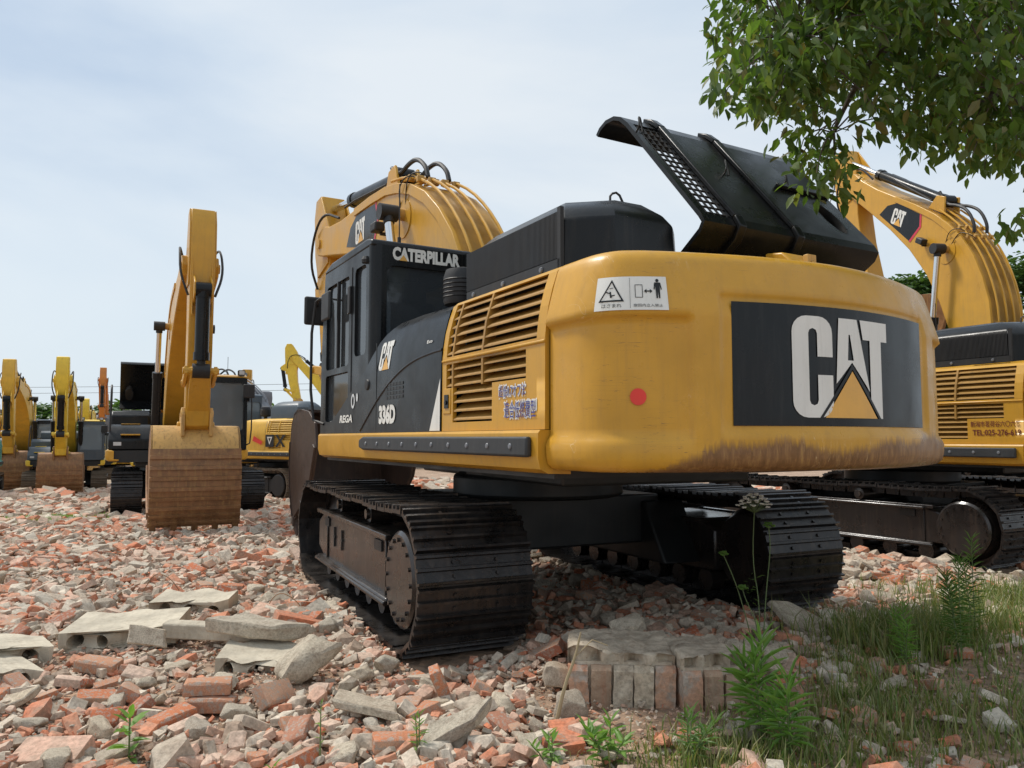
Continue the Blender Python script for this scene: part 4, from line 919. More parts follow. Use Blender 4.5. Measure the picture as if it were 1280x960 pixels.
def hull_arrays(kind, seed):
    bm = hull(kind, seed); bm.verts.index_update(); v = np.array([tuple(p.co) for p in bm.verts]); f = np.array([[q.index for q in fc.verts] for fc in bm.faces]); bm.free(); return v, f
def fine_mesh(name, kind, seed, mat):
    """close-up version: chipped edges and a rough skin"""
    bm = hull(kind, seed)
    bmesh.ops.dissolve_limit(bm, angle_limit=R(12), verts=bm.verts, edges=bm.edges)
    bmesh.ops.bevel(bm, geom=bm.edges[:], offset=.012 if kind == 'brick' else .02, segments=1, affect='EDGES')
    bmesh.ops.triangulate(bm, faces=bm.faces)
    bmesh.ops.subdivide_edges(bm, edges=[e for e in bm.edges if e.calc_length() > .12], cuts=2 if kind != 'brick' else 1, use_grid_fill=True)
    bmesh.ops.triangulate(bm, faces=bm.faces)
    k = .035 if kind != 'brick' else .014
    for v in bm.verts:
        p = v.co; n = mnoise.noise(p*5+Vector((seed,0,0)))+.5*mnoise.noise(p*13+Vector((0,seed,0))); v.co = p+v.normal*n*k
    me = bpy.data.meshes.new(name); bm.to_mesh(me); bm.free(); me.materials.append(M[mat]); me.polygons.foreach_set('use_smooth',[True]*len(me.polygons)); me.set_sharp_from_angle(angle=R(28)); return me
def rotm(e):
    return np.array(Matrix.Rotation(e[2],3,'Z')@Matrix.Rotation(e[1],3,'Y')@Matrix.Rotation(e[0],3,'X'))
def mass_mesh(name, V, T, mat):
    me = bpy.data.meshes.new(name); V = np.concatenate(V).astype(np.float32); T = np.concatenate(T).astype(np.int32)
    me.vertices.add(len(V)); me.vertices.foreach_set('co', V.ravel()); me.loops.add(T.size); me.loops.foreach_set('vertex_index', T.ravel())
    me.polygons.add(len(T)); me.polygons.foreach_set('loop_start', np.arange(0,T.size,3,dtype=np.int32)); me.polygons.foreach_set('loop_total', np.full(len(T),3,dtype=np.int32))
    me.polygons.foreach_set('use_smooth', np.zeros(len(T), dtype=bool)); me.materials.append(M[mat]); me.update(); me.validate(); o = bpy.data.objects.new(name, me); COL.objects.link(o); return o
YAW = R(29.4)
dvec = (-math.sin(YAW), math.cos(YAW)); rvec = (math.cos(YAW), math.sin(YAW))
MAIN = (.238, 7.152); RIGHT = (5.806, 11.529); MID = (-8.56, 19.55)
def in_tracks(x, y, pad=.0):
    for (ox, oy), yw, tc_, g, sw, y0, y1 in ((MAIN, YAW+R(-4), .09, 2.86, .8, -1.80, 2.4), (RIGHT, YAW, 0, 2.7, .62, -2.45, 2.4), (MID, R(206.6), 0, 2.6, .62, -2.4, 2.4)):
        dx, dy = x-ox, y-oy; l = dx*math.cos(yw)+dy*math.sin(yw); a = -dx*math.sin(yw)+dy*math.cos(yw)
        if y0-pad < a < y1+pad and abs(abs(l-tc_)-g/2) < sw/2+pad: return True
    return False
EXCL = [(.78,4.42,.50),(1.1,4.5,.42),(.5,4.5,.40),(-2.85,5.45,.42),(-3.05,4.95,.35),(-2.7,6.5,.35),(-1.75,5.2,.3),(-1.3,4.8,.30),(-2.3,5.4,.2)]
def blocked(x, y, r): return any((x-a)**2+(y-b)**2 < (c+r*.3)**2 for a, b, c in EXCL)
protos = [hull_arrays(k, s) for k, s in [('brick',1),('brick',2),('brick',3),('brick',4),('chunk',5),('chunk',6),('chunk',7),('slab',8),('slab',9),('chunk',10)]]
rr = random.Random(11)
V = []; T = []; nv = 0
def put(x, y, size, tilt, lift=0.):
    global nv
    v, f = protos[rr.randrange(len(protos))]
    Rm = rotm((rr.gauss(0,tilt), rr.gauss(0,tilt), rr.uniform(0,6.28)))
    q = (v*size)@Rm.T+np.array((x, y, gz(x,y)+size*.09+lift)); V.append(q); T.append(f+nv); nv += len(v)
def scatter(y0, y1, cell, smin, smax, tilt, prob=1., layer=.03):
    y = y0
    while y < y1:
        xm = .74*y+.6; x = -xm
        while x < xm:
            px, py = x+rr.uniform(-.5,.5)*cell, y+rr.uniform(-.5,.5)*cell
            x += cell
            if rr.random() > prob: continue
            if in_tracks(px, py, -.02): continue
            g = grassy(px, py)
            if g > .25 and rr.random() < g*.86: continue
            pn = mnoise.noise(Vector((px*.8,py*.8,7.)))+.5*mnoise.noise(Vector((px*2.1,py*2.1,3.)))
            if pn < -.25 and rr.random() < .5: continue
            s = (smin+(smax-smin)*rr.random()**2.6)*(1+.55*pn)
            if blocked(px, py, s): s *= .5
            put(px, py, s, tilt, rr.uniform(-.4,1)*layer)
        y += cell
scatter(2.9, 4.8, .026, .014, .035, .5, .9, .012)
scatter(2.9, 5.4, .042, .03, .12, .45, .9, .03)
scatter(4.8, 7.5, .042, .02, .06, .5, .85, .015)
scatter(3.6, 9.5, .6, .2, .36, .25, .4, .02)
scatter(2.9, 7.5, .085, .07, .20, .35, .7, .04)
scatter(5.2, 9., .062, .05, .16, .40, .95, .03)
scatter(9., 15., .10, .09, .26, .32, .95, .04)
scatter(15., 26., .17, .16, .42, .28, .9, .05)
scatter(26., 48., .38, .3, .9, .25, .85, .06)
o = mass_mesh('rubble', V, T, 'rubble'); tag(o, 'mass of small broken brick and concrete bits covering the yard', 'rubble', kind='stuff')
# single pieces, the ones that show largest
bricks = [fine_mesh('broken_brick','brick',20+i,'brick') for i in range(12)]
chunks = [fine_mesh('concrete_chunk', 'chunk' if i % 3 else 'slab', 40+i, 'concrete') for i in range(12)]
placed = []
def free(x, y, r):
    if in_tracks(x, y, .04) or blocked(x, y, r*1.6): return False
    return all((x-a)**2+(y-b)**2 > ((r+c)*.62)**2 for a, b, c in placed)
def piece(me, name, x, y, s, e, lift=0., sq=(1,1,1)):
    o = bpy.data.objects.new(name, me); COL.objects.link(o); o.location = (x, y, gz(x,y)+s*.13+lift); o.rotation_euler = e; o.scale = (s*sq[0], s*sq[1], s*sq[2]); return o
def scatter_singles(meshes, name, count, smin, smax, label, cat, group, sd):
    r = random.Random(sd); k = 0; tries = 0
    while k < count and tries < 60000:
        tries += 1
        y = 3.15+7.2*r.random()**1.35; x = r.uniform(-.72,.72)*y
        if grassy(x,y) > .5 and r.random() < .85: continue
        s = smin+(smax-smin)*r.random()**1.8
        s *= 1+.06*max(0,y-5)
        if not free(x, y, s/2): continue
        placed.append((x,y,s/2)); o = piece(meshes[k % len(meshes)], name, x, y, s, (r.gauss(0,.28), r.gauss(0,.28), r.uniform(0,6.28)), .012)
        tag(o, label, cat, group); k += 1
    print(name, k, tries)
# the ones that can be told apart
def special_brick(x, y, e, s, lift, label):
    o = piece(bricks[0 if s > .2 else 5], 'broken_brick', x, y, s, e, lift); tag(o, label, 'brick'); placed.append((x,y,s*.5)); return o
special_brick(-1.66,4.30,(.05,.03,.25),.24,.10,'upper of two whole orange bricks stacked flat in the foreground rubble')
special_brick(-1.62,4.25,(-.04,.02,.12),.25,.02,'lower of two whole orange bricks stacked flat in the foreground rubble')
special_brick(-.40,4.42,(.35,1.15,.5),.22,.06,'orange brick standing on end just behind the near track of the big excavator')
special_brick(-1.30,4.32,(.9,.15,1.2),.25,.04,'brown brick leaning on edge right of the stacked pair of bricks')
special_brick(-2.55,4.85,(.1,.1,-.1),.25,.03,'orange brick lying flat in front of the hollow concrete slab')
def chunk_special(x, y, e, s, sq, lift, label, i, name='concrete_chunk', cat='concrete chunk'):
    o = piece(chunks[i], name, x, y, s, e, lift, sq); tag(o, label, cat); placed.append((x,y,s*.4)); return o
chunk_special(-1.25,4.82,(.2,-.5,.5),.62,(1,.8,.9),.06,'large pale concrete boulder propped up left of the excavator track',1)
chunk_special(-1.72,5.25,(.05,.08,.1),.72,(1,.6,.9),.10,'long flat pale concrete slab bridging a dark gap in the rubble',3)
chunk_special(-2.38,5.12,(1.2,.15,.1),.36,(.9,.8,.8),.10,'pale concrete slab standing on edge beside the hollow slab',6)
chunk_special(-.28,3.72,(.2,-.28,.75),.50,(1,.42,.9),.04,'long grey concrete kerb piece slanting up in the near foreground',3)
chunk_special(.30,4.15,(.3,.3,.3),.30,(1,1,1.1),.02,'pale rough concrete lump left of the brick masonry block',4)
chunk_special(1.62,4.95,(.3,.2,.1),.46,(1,.8,.5),.03,'dark brown flat fragment in shade right of the masonry block',9)
chunk_special(2.12,5.75,(.35,.45,-.5),.62,(1,.6,.5),.04,'long shaded grey slab sloping down beside the far track',0)
chunk_special(-.75,4.05,(.1,.1,-.3),.50,(1,.6,.7),.02,'pale flat block with brick stuck to its top in near foreground',6)
chunk_special(.27,4.55,(.3,.2,1.3),.34,(1,.9,1),.04,'rough brown lump against the left end of the masonry block',7)
chunk_special(.75,4.95,(.3,-.2,.4),.42,(1,.8,.9),.10,'tan lump piled on the rubble just behind the masonry block',5)
chunk_special(1.35,4.75,(.2,.4,1.0),.36,(1,.8,.9),.08,'tan lump behind the right end of the masonry block',8)
# hollow-core slabs
def hollow_slab(x, y, z, rz, w, d, h, n, label, tilt=(0,0)):
    mb = MB(); r = random.Random(int(w*1000)); k = 14
    top = [(-w/2+w*i/k, h/2+r.uniform(-.0015,.0015)) for i in range(k+1)]; bot = [(w/2-w*i/k, -h/2+r.uniform(-.012,.006)) for i in range(k+1)]
    holes = [circ(-w/2+w*(i+.5)/n, 0, h*.30, 14, h*.33)[::-1] for i in range(n)]
    mb.holed(bot[::-1][::-1]+top[::-1][::-1] if False else top[::-1]+bot[::-1], holes, lambda u,v_,t: (u, t+ (.05*math.sin(u*23) if t < 0 else .06*math.sin(u*17+1)), v_), -d/2, d/2)
    o = mb.build('hollow_slab', 'stone', None, smooth=False); o.location = (x,y,z); o.rotation_euler = (tilt[0],tilt[1],rz); tag(o, label, 'concrete slab'); return o
hollow_slab(-2.72,5.55,.10,.16,.72,.42,.14,4,'hollow concrete slab showing a row of round holes in its broken edge',(.06,-.02))
hollow_slab(-3.28,5.08,.07,.75,.45,.34,.14,2,'broken concrete channel slab at the left edge of the photo',(.02,.12))
hollow_slab(-2.68,6.62,.05,.05,.62,.30,.15,3,'small hollow concrete slab lying farther back in the rubble',(.1,0))
hollow_slab(-1.62,5.08,.02,.1,.5,.36,.13,3,'hollow slab piece wedged under the long flat pale slab',(.1,.05))
hollow_slab(-3.1,4.72,.04,.9,.36,.4,.13,2,'second broken channel slab, nearest to the camera at the left edge',(.05,.2))
mb = MB(); mb.prism([(-.06,-.05),(.06,-.05),(.05,.055),(-.05,.055)], -.36, .36); o = mb.build('concrete_beam','stone',None,bevel=.012); o.location = (-2.05,5.42,.12); o.rotation_euler = (.1,.03,-.06); tag(o,'slim grey concrete beam lying between the hollow slab and the flat slab','concrete beam')
# masonry block
def masonry(cx, cy, rz, w, label):
    root = empty('masonry_block', (cx,cy,gz(cx,cy)+.0), rz, label, 'masonry'); r = random.Random(5+int(cx*10))
    bm = bmesh.new(); mb = MB()
    n = 30; top = [(-w/2+w*i/n, -.21+r.uniform(-.018,.018)) for i in range(n+1)]+[(w/2-w*i/n+r.uniform(-.02,.02), .26+.05*math.sin(i*.9)+r.uniform(-.02,.02)) for i in range(n+1)]
    gx, gy = 22, 16; V_ = []
    for j in range(gy+1):
        for i in range(gx+1):
            u = -w/2+w*i/gx+(.012*mnoise.noise(Vector((i*.7,j*.7,1+cx)))); v_ = -.215+.47*j/gy+((.045+.07*mnoise.noise(Vector((i*.33,5,cx)))+.03*mnoise.noise(Vector((i*1.3,2,cx)))) if j == 0 else 0)+(.02*mnoise.noise(Vector((i*.6,j*.2,3+cx))) if j in (0,gy) else 0); V_.append((u, v_, .280+.03*mnoise.noise(Vector((u*5,v_*5,cx)))+.014*mnoise.noise(Vector((u*25,v_*25,cx)))-(.01 if j in (0,gy) or i in (0,gx) else 0)))
    n_ = len(V_); V_ += [(p[0],p[1]+.012,.198+.02*mnoise.noise(Vector((p[0]*9,p[1]*9,4)))) for p in V_]; W_ = gx+1
    F_ = [(j*W_+i,j*W_+i+1,(j+1)*W_+i+1,(j+1)*W_+i) for j in range(gy) for i in range(gx)]; ring_ = [i for i in range(W_)]+[j*W_+gx for j in range(1,gy+1)]+[gy*W_+i for i in range(gx-1,-1,-1)]+[j*W_ for j in range(gy-1,0,-1)]
    F_ += [(a,b,b+n_,a+n_) for a,b in zip(ring_, ring_[1:]+ring_[:1])]
    mb.add(V_, F_); mb.build('mortar_cap', 'tancap', root, angle=60)
    nb = max(3, int(w/.105)); bw = w/nb
    for i in range(nb):
        x0 = -w/2+bw*i; me = MB(); j = r.uniform(-.02,.012); h0 = r.choice((0,0,.01,-.02)); mat = r.choice(('tanbrick','concrete','tanbrick','brick'))
        sk_ = r.uniform(-.012,.012); h1 = .236-max(0,r.uniform(-.08,.035)); nx_, nz_ = 5, 9; V_ = []; xb = x0+bw
        for k in range(nz_+1):
            zz_ = -.05+(h1-.035+.05)*k/nz_
            ring_ = [(x0+.004+(bw-.008)*q/nx_, -.215+j) for q in range(nx_+1)]+[(xb-.004,-.05),(xb-.004,.10),(xb-.004,.24)]+[(x0+.004,.24),(x0+.004,.10),(x0+.004,-.05)]
            for (x, y) in ring_:
                n_ = .016*mnoise.noise(Vector((x*14,y*14,zz_*14+i)))+.008*mnoise.noise(Vector((x*40,y*40,zz_*40)))
                V_.append((x+sk_*k/nz_+n_*.4, y-abs(n_)*1.2+(.02 if k == nz_ and y < 0 else 0), zz_))
        m_ = nx_+7; F_ = [(a*m_+b_, a*m_+(b_+1)%m_, (a+1)*m_+(b_+1)%m_, (a+1)*m_+b_) for a in range(nz_) for b_ in range(m_)]+[tuple(range(m_))[::-1], tuple(nz_*m_+b_ for b_ in range(m_))]
        me.add(V_, F_); me.build('brick', mat, root, angle=25)
    mb = MB(); mb.box(-w/2+.012,w/2-.012,-.185,.22,-.05,.215); mb.build('mortar', 'tancap', root)
masonry(.62,4.54,-.07,.58,'left half of the cracked brick masonry block, taller and set nearer the track')
masonry(1.07,4.47,.10,.34,'right half of the cracked brick masonry block, beside the leafy weed')
scatter_singles(chunks, 'concrete_chunk', 285, .10, .27, 'pale broken concrete chunk lying in the rubble field', 'concrete chunk', 'loose concrete chunks in the rubble', 31)
scatter_singles(bricks, 'broken_brick', 290, .12, .24, 'reddish broken brick lying in the rubble field', 'brick', 'loose broken bricks in the rubble', 32)

# ------------------------------------------------------------------ machines
def zloc(p): return (p[0], p[1], gbase(*p))
A = 'yellow excavators parked in the yard'
excavator('big yellow excavator in front, seen from behind, with its black engine hood standing open', (MAIN[0],MAIN[1],0), YAW, A, det=2, gauge=2.86, tcx=.09, shoe=.8, tlen=(-1.28,1.9), tyaw=R(-4), hood_open=True, texts='main', bucketm='bucketdark', wear='bucketdark', sidem='bucketdark')
excavator('yellow excavator at the right edge with a phone number on its engine door', zloc((RIGHT[0],RIGHT[1])), YAW, A, det=2, gauge=2.7, shoe=.62, tlen=(-1.85,1.95), texts='phone', beta=R(-12), sigma=R(55), kappa=R(25))
excavator('yellow excavator far right whose raised boom with a black sticker rises behind the others', (11.71,17.66,-.33), R(10.4), A, det=2, beta=R(29.8), sigma=R(-30), kappa=0, scale=1.3)
excavator('yellow excavator facing the camera at left with brown ribbed bucket on the ground', (MID[0],MID[1],-.31), R(206.6), A, det=1, sigma=R(10), beta=R(1.5), bw=1.45, tcx=-.24, roof='yellow', lamp=True, hood_open=True, logos=False)
B_ = 'excavators parked far back in the yard'
def far(label, p, yaw, **k):
    k.setdefault('tmat','track_old'); k.setdefault('fmat','matte'); k.setdefault('det',1)
    return excavator(label, zloc(p), yaw, B_, logos=False, **k)
far('lemon yellow excavator far left with a rusty brown bucket set down in front', (-19.9,34.6), YAW+math.pi-R(2), body='lemon', arm='lemon', cabm='slate', roof='lemon', cov='slate', bucketm='rust', scale=.97, lamp=True)
far('teal excavator cut off by the left edge of the photo', (-20.3,28.), YAW+math.pi, body='teal', cabm='teal', arm='amber', cov='slate', bucketm='rust', scale=.9, beta=R(-8), sigma=R(10))
far('amber excavator behind the teal one with its stick straight up at the left edge', (-25.2,40.), YAW+math.pi-R(3), body='amber', arm='amber', cov='slate', bucketm='rust', scale=1.08)
far('orange excavator far back holding its dark bucket up high', (-35.0,66.), YAW+math.pi-R(4), body='orange', arm='orange', bucketm='greypaint', wear='greypaint', sidem='greypaint', scale=1.05, beta=R(33), sigma=R(-24), kappa=R(-40))
far('pale yellow excavator farthest back between the lemon and the orange one', (-27.3,50.), YAW+math.pi-R(4), body='lemon', arm='lemon', scale=1., beta=R(-4))
x_ = far('yellow and grey excavator just right of the camera facing one with a red stripe', (-8.0,26.9), YAW+R(24), body='amber', arm='greypaint', cov='amber', hood_mat='slate', cabm='slate', scale=1.08, beta=R(-14), sigma=R(20))
far('yellow excavator behind with arched boom and hoses above the grey roofed cab', (-11.7,32.), R(14), body='amber', arm='yellow', scale=1., beta=R(0), sigma=R(10))
far('grey excavator arm and body standing far back in the middle', (-15.0,39.), YAW+math.pi+R(10), body='greypaint', arm='greypaint', cov='slate', scale=.9, beta=R(-5), sigma=R(0))
far('bright lemon excavator behind the big one with its folded arm in the air', (-10.6,50.), R(95), body='lemon', arm='lemon', cov='slate', scale=1.0, beta=R(38), sigma=R(-34))
far('yellow excavator far back with its boom between the teal one and the lemon one', (-31.,47.), YAW+math.pi, body='lemon', arm='amber', cov='slate', bucketm='rust', scale=.95, beta=R(-6), sigma=R(8))
far('amber excavator far back turned sideways behind the lemon one', (-27.5,52.), YAW+R(80), body='amber', arm='amber', cov='slate', scale=1., beta=R(-20), sigma=R(15))
far('lemon excavator far back just left of the camera facing one', (-21.,46.), YAW+math.pi-R(10), body='lemon', arm='lemon', cov='slate', bucketm='rust', scale=.9, beta=R(-12), sigma=R(8))
# emblem and stripe on the side of the grey and yellow one
def side_marks(root):
    dr = dr_left(root); f = lambda u,v_,t: (-(lside(v_)+.012+t), -u, v_)
    decal([(rrect(1.15,1.55,1.62,1.98,.02),[])], f, 'emblem_field', 'matte', dr, .012)
    decal([([(1.22,1.92),(1.48,1.92),(1.35,1.68)],[[(1.29,1.88),(1.35,1.76),(1.41,1.88)]])], f, 'emblem_triangle', 'white', dr, .016)
    decal([([(1.62,1.98),(1.74,1.98),(1.86,1.84),(1.98,1.98),(2.10,1.98),(1.92,1.80),(2.10,1.62),(1.98,1.62),(1.86,1.76),(1.74,1.62),(1.62,1.62),(1.80,1.80)],[])], f, 'lettering', 'matte', dr, .014)
    decal([([(.55,1.80),(.62,1.95),(1.05,1.78),(1.0,1.68)],[])], f, 'red_stripe', 'red', dr, .05)
side_marks(x_)

# ------------------------------------------------------------------ wires
for z, lb in ((7.9,'upper of two thin power lines crossing the sky at far left'),(7.2,'lower of two thin power lines crossing the sky at far left')):
    mb = MB(); mb.tube([(-110+11*i, 92-.5*i, z-.5*math.sin(i/9*math.pi)) for i in range(10)], .022, 5); o = mb.build('power_line','wire'); tag(o, lb, 'power line')

# ------------------------------------------------------------------ plants
LEAFV = np.array([(0,0,0),(.22,.30,.03),(0,.35,-.03),(-.22,.30,.03),(.17,.66,.01),(0,.68,-.05),(-.17,.66,.01),(0,1,-.10)])
LEAFT = np.array([(0,1,2),(0,2,3),(1,4,5),(1,5,2),(2,5,6),(2,6,3),(4,7,5),(5,7,6)])
def rand_rot(r, droop=0.):
    return rotm((r.uniform(-.6,.6)-droop, r.uniform(-.7,.7), r.uniform(0,6.28)))
def leaf_cloud(name, clusters, per, size, mat, seed, rad, parent=None, droop=.6, flat=.75, wid=1.):
    """clusters: centres; leaves hang in a blob round each"""
    r = random.Random(seed); V = []; T = []; n = 0; lv = LEAFV*np.array((wid,1,1))
    for c in clusters:
        for _ in range(per):
            d = Vector((r.gauss(0,1),r.gauss(0,1),r.gauss(0,1))).normalized()*rad*r.random()**.45
            s = size*r.uniform(.6,1.15); q = (lv*s)@rand_rot(r, droop).T+np.array((c[0]+d.x, c[1]+d.y, c[2]+d.z*flat)); V.append(q); T.append(LEAFT+n); n += len(lv)
    o = mass_mesh(name, V, T, mat); 
    if parent: o.parent = parent
    return o
CL = [(1.36,4.67,3.66),(1.64,5.6,4.24),(1.76,5.89,4.58),(1.58,5.49,4.46),(1.68,5.73,4.79),(2.0,6.52,5.41),(1.94,6.38,5.5),(1.47,4.87,4.69),(1.87,6.18,5.67),(1.76,5.85,5.61),(1.5,4.7,3.59),(1.71,5.32,3.98),(1.59,5.07,4.03),(1.54,4.76,3.97),(1.83,5.68,4.58),(2.09,6.46,5.19),(1.67,5.25,4.63),(2.02,6.34,5.46),(1.96,5.99,5.47),(1.54,4.87,4.84),(2.09,6.32,6.0),(1.97,5.8,4.07),(2.18,6.45,4.53),(2.03,6.03,4.48),(2.07,6.08,4.64),(1.81,5.29,4.36),(2.16,6.21,5.03),(2.23,6.46,5.42),(2.2,6.32,5.44),(1.91,5.47,5.08),(2.12,6.11,5.7),(1.95,5.57,5.45),(1.71,4.82,3.67),(1.71,4.69,3.68),(1.68,4.76,3.85),(1.8,5.0,4.15),(1.76,4.92,4.2),(2.07,5.59,4.78),(2.19,6.0,5.19),(2.09,5.67,5.12),(2.02,5.44,5.07),(2.15,5.9,5.53),(1.89,5.21,5.26),(2.11,5.53,3.91),(2.3,6.11,4.3),(2.07,5.4,4.13),(1.86,4.96,4.0),(2.43,6.4,4.9),(2.36,6.04,4.91),(2.05,5.33,4.64),(2.07,5.34,4.79),(2.19,5.66,5.13),(2.28,5.79,5.39),(1.95,5.05,5.01),(1.77,4.61,4.85),(2.06,5.02,3.65),(2.49,6.17,4.36),(1.96,4.89,3.85),(2.18,5.52,4.31),(2.03,4.99,4.2),(2.05,5.02,4.33),(2.02,4.94,4.42),(2.22,5.41,4.82),(1.97,4.94,4.71),(1.91,4.65,4.59),(1.95,4.82,4.87),(2.03,4.94,5.1),(2.36,5.58,4.12),(2.0,4.72,3.82),(1.96,4.64,3.92),(2.37,5.5,4.55),(2.32,5.42,4.6),(2.55,6.01,5.14),(2.04,4.7,4.47),(2.29,5.41,5.05),(2.34,5.39,5.21),(1.99,4.65,4.81),(2.95,6.53,4.71),(2.28,5.04,4.12),(2.13,4.79,4.09),(2.53,5.55,4.67),(2.19,4.93,4.46),(2.64,5.84,5.18),(2.42,5.29,4.92),(2.17,4.85,4.8),(2.16,4.7,4.81),(2.86,6.06,4.27),(2.38,5.15,3.99),(2.93,6.18,4.66),(2.58,5.53,4.46),(3.03,6.47,5.15),(2.49,5.2,4.58),(2.36,5.1,4.6),(2.46,5.13,4.76),(2.94,6.23,5.64),(2.82,5.86,5.61),(2.54,5.29,5.31),(2.35,4.79,3.57),(2.89,5.96,4.27),(3.17,6.54,4.74),(2.85,5.78,4.5),(2.29,4.61,4.02),(2.33,4.66,4.13),(2.39,4.78,4.32),(2.47,4.94,4.57),(2.27,4.67,4.51),(2.31,4.71,4.69),(2.95,5.91,5.66),(3.25,6.4,4.19),(2.56,5.0,3.76),(3.31,6.55,4.61),(2.84,5.55,4.28),(3.17,6.21,4.83),(3.31,6.43,5.07),(3.3,6.48,5.27),(2.44,4.67,4.33),(2.72,5.21,4.86),(3.02,5.81,5.35),(3.31,6.49,6.03),(2.46,4.78,4.94),(2.74,5.19,3.64),(3.37,6.3,4.32),(2.53,4.83,3.77),(2.83,5.38,4.18),(2.85,5.27,4.21),(3.14,5.96,4.76),(3.44,6.46,5.23),(2.64,4.95,4.46),(3.28,6.08,5.33),(3.24,6.07,5.49),(3.34,6.27,5.78),(3.11,5.71,5.56),(3.5,6.45,4.06),(2.92,5.33,3.72),(3.03,5.43,3.92),(2.82,5.06,3.87),(3.41,6.16,4.58),(3.09,5.56,4.4),(2.85,5.14,4.32),(2.75,4.94,4.37),(3.38,6.04,5.15),(3.21,5.81,5.18),(3.37,6.02,5.45),(3.06,5.37,5.2),(3.17,5.57,5.46),(2.79,4.91,3.41),(3.41,6.02,3.99),(2.68,4.65,3.53),(3.21,5.53,4.09),(3.55,6.12,4.54),(3.39,5.95,4.61),(2.73,4.79,4.15),(2.96,5.07,4.45),(3.6,6.29,5.34),(3.46,5.88,5.24),(3.65,6.36,5.66),(3.66,6.34,5.83),(3.23,5.5,5.4),(3.84,6.39,4.03),(3.64,6.07,4.1),(3.16,5.27,3.86),(3.21,5.34,4.06),(2.85,4.74,3.85),(3.19,5.4,4.37),(3.91,6.51,5.1),(2.87,4.81,4.32),(3.43,5.74,4.99),(2.93,4.82,4.57),(2.87,4.76,4.66),(3.56,5.9,5.59),(3.04,5.08,5.15),(2.92,4.7,3.31),(3.04,4.91,3.53),(3.65,5.89,4.06),(3.58,5.77,4.18),(2.86,4.62,3.75),(3.17,5.06,4.14),(4.01,6.53,5.04),(3.17,5.04,4.37),(3.56,5.72,4.91),(3.37,5.44,4.92),(3.82,6.16,5.52),(3.62,5.81,5.47),(3.9,6.18,5.84),(3.58,5.67,3.58),(3.16,4.98,3.44),(3.16,4.96,3.6),(3.02,4.76,3.65),(4.0,6.25,4.48),(3.06,4.83,3.92),(2.97,4.65,3.93),(4.16,6.53,5.09),(3.22,5.0,4.39),(4.12,6.39,5.36),(3.11,4.77,4.52),(3.58,5.53,5.15),(3.31,5.05,4.98),(4.09,6.26,5.96),(3.82,5.83,3.66),(3.84,5.88,3.79),(4.05,6.12,4.03),(4.22,6.34,4.35),(3.47,5.29,4.01),(3.81,5.81,4.38),(3.67,5.49,4.35),(3.18,4.82,4.13),(4.15,6.27,5.14),(3.88,5.79,5.04),(4.12,6.23,5.42),(3.34,5.01,4.81),(3.81,5.68,5.39),(3.67,5.53,5.47),(4.1,6.06,3.74),(3.2,4.75,3.36),(3.64,5.29,3.73),(3.8,5.57,4.02),(3.22,4.74,3.73),(3.86,5.71,4.33),(4.2,6.07,4.74),(3.78,5.45,4.53),(4.08,5.9,4.91),(3.98,5.81,5.02),(3.48,5.03,4.67),(3.64,5.3,4.99),(4.62,6.59,6.04),(3.66,5.27,5.31),(3.82,5.46,3.52),(3.36,4.77,3.36),(3.54,5.04,3.63),(3.48,4.93,3.69),(4.51,6.46,4.53),(4.29,6.05,4.56),(4.53,6.35,4.88),(4.63,6.57,5.13),(4.14,5.82,4.88),(4.61,6.46,5.44),(4.02,5.67,5.13),(3.83,5.44,5.08),(4.67,6.5,5.98),(4.61,6.41,6.11),(4.65,6.5,3.85),(4.05,5.57,3.68),(4.44,6.15,4.06),(3.94,5.41,3.88),(4.76,6.59,4.58),(4.68,6.44,4.65),(3.76,5.18,4.16),(4.67,6.47,5.05),(3.6,4.97,4.36),(3.53,4.79,4.35),(4.4,6.04,5.31),(3.8,5.19,4.87),(4.18,5.64,5.32),(4.34,5.88,5.69),(3.46,4.68,3.15),(4.52,6.09,3.79),(3.8,5.15,3.59),(4.1,5.46,3.88),(3.97,5.29,3.88),(4.59,6.08,4.45),(4.57,6.09,4.6),(3.89,5.17,4.24),(3.63,4.81,4.21),(3.95,5.2,4.56),(4.1,5.42,4.83),(3.55,4.76,4.54),(3.73,4.91,4.79),(4.65,6.13,5.79),(4.53,6.0,5.86),(2.59,6.55,3.91),(2.48,6.56,3.84),(2.64,6.35,3.84),(2.31,5.35,3.55),(1.99,4.92,3.19),(2.25,5.22,3.21),(2.12,5.53,3.62),(3.80,5.68,3.06)]
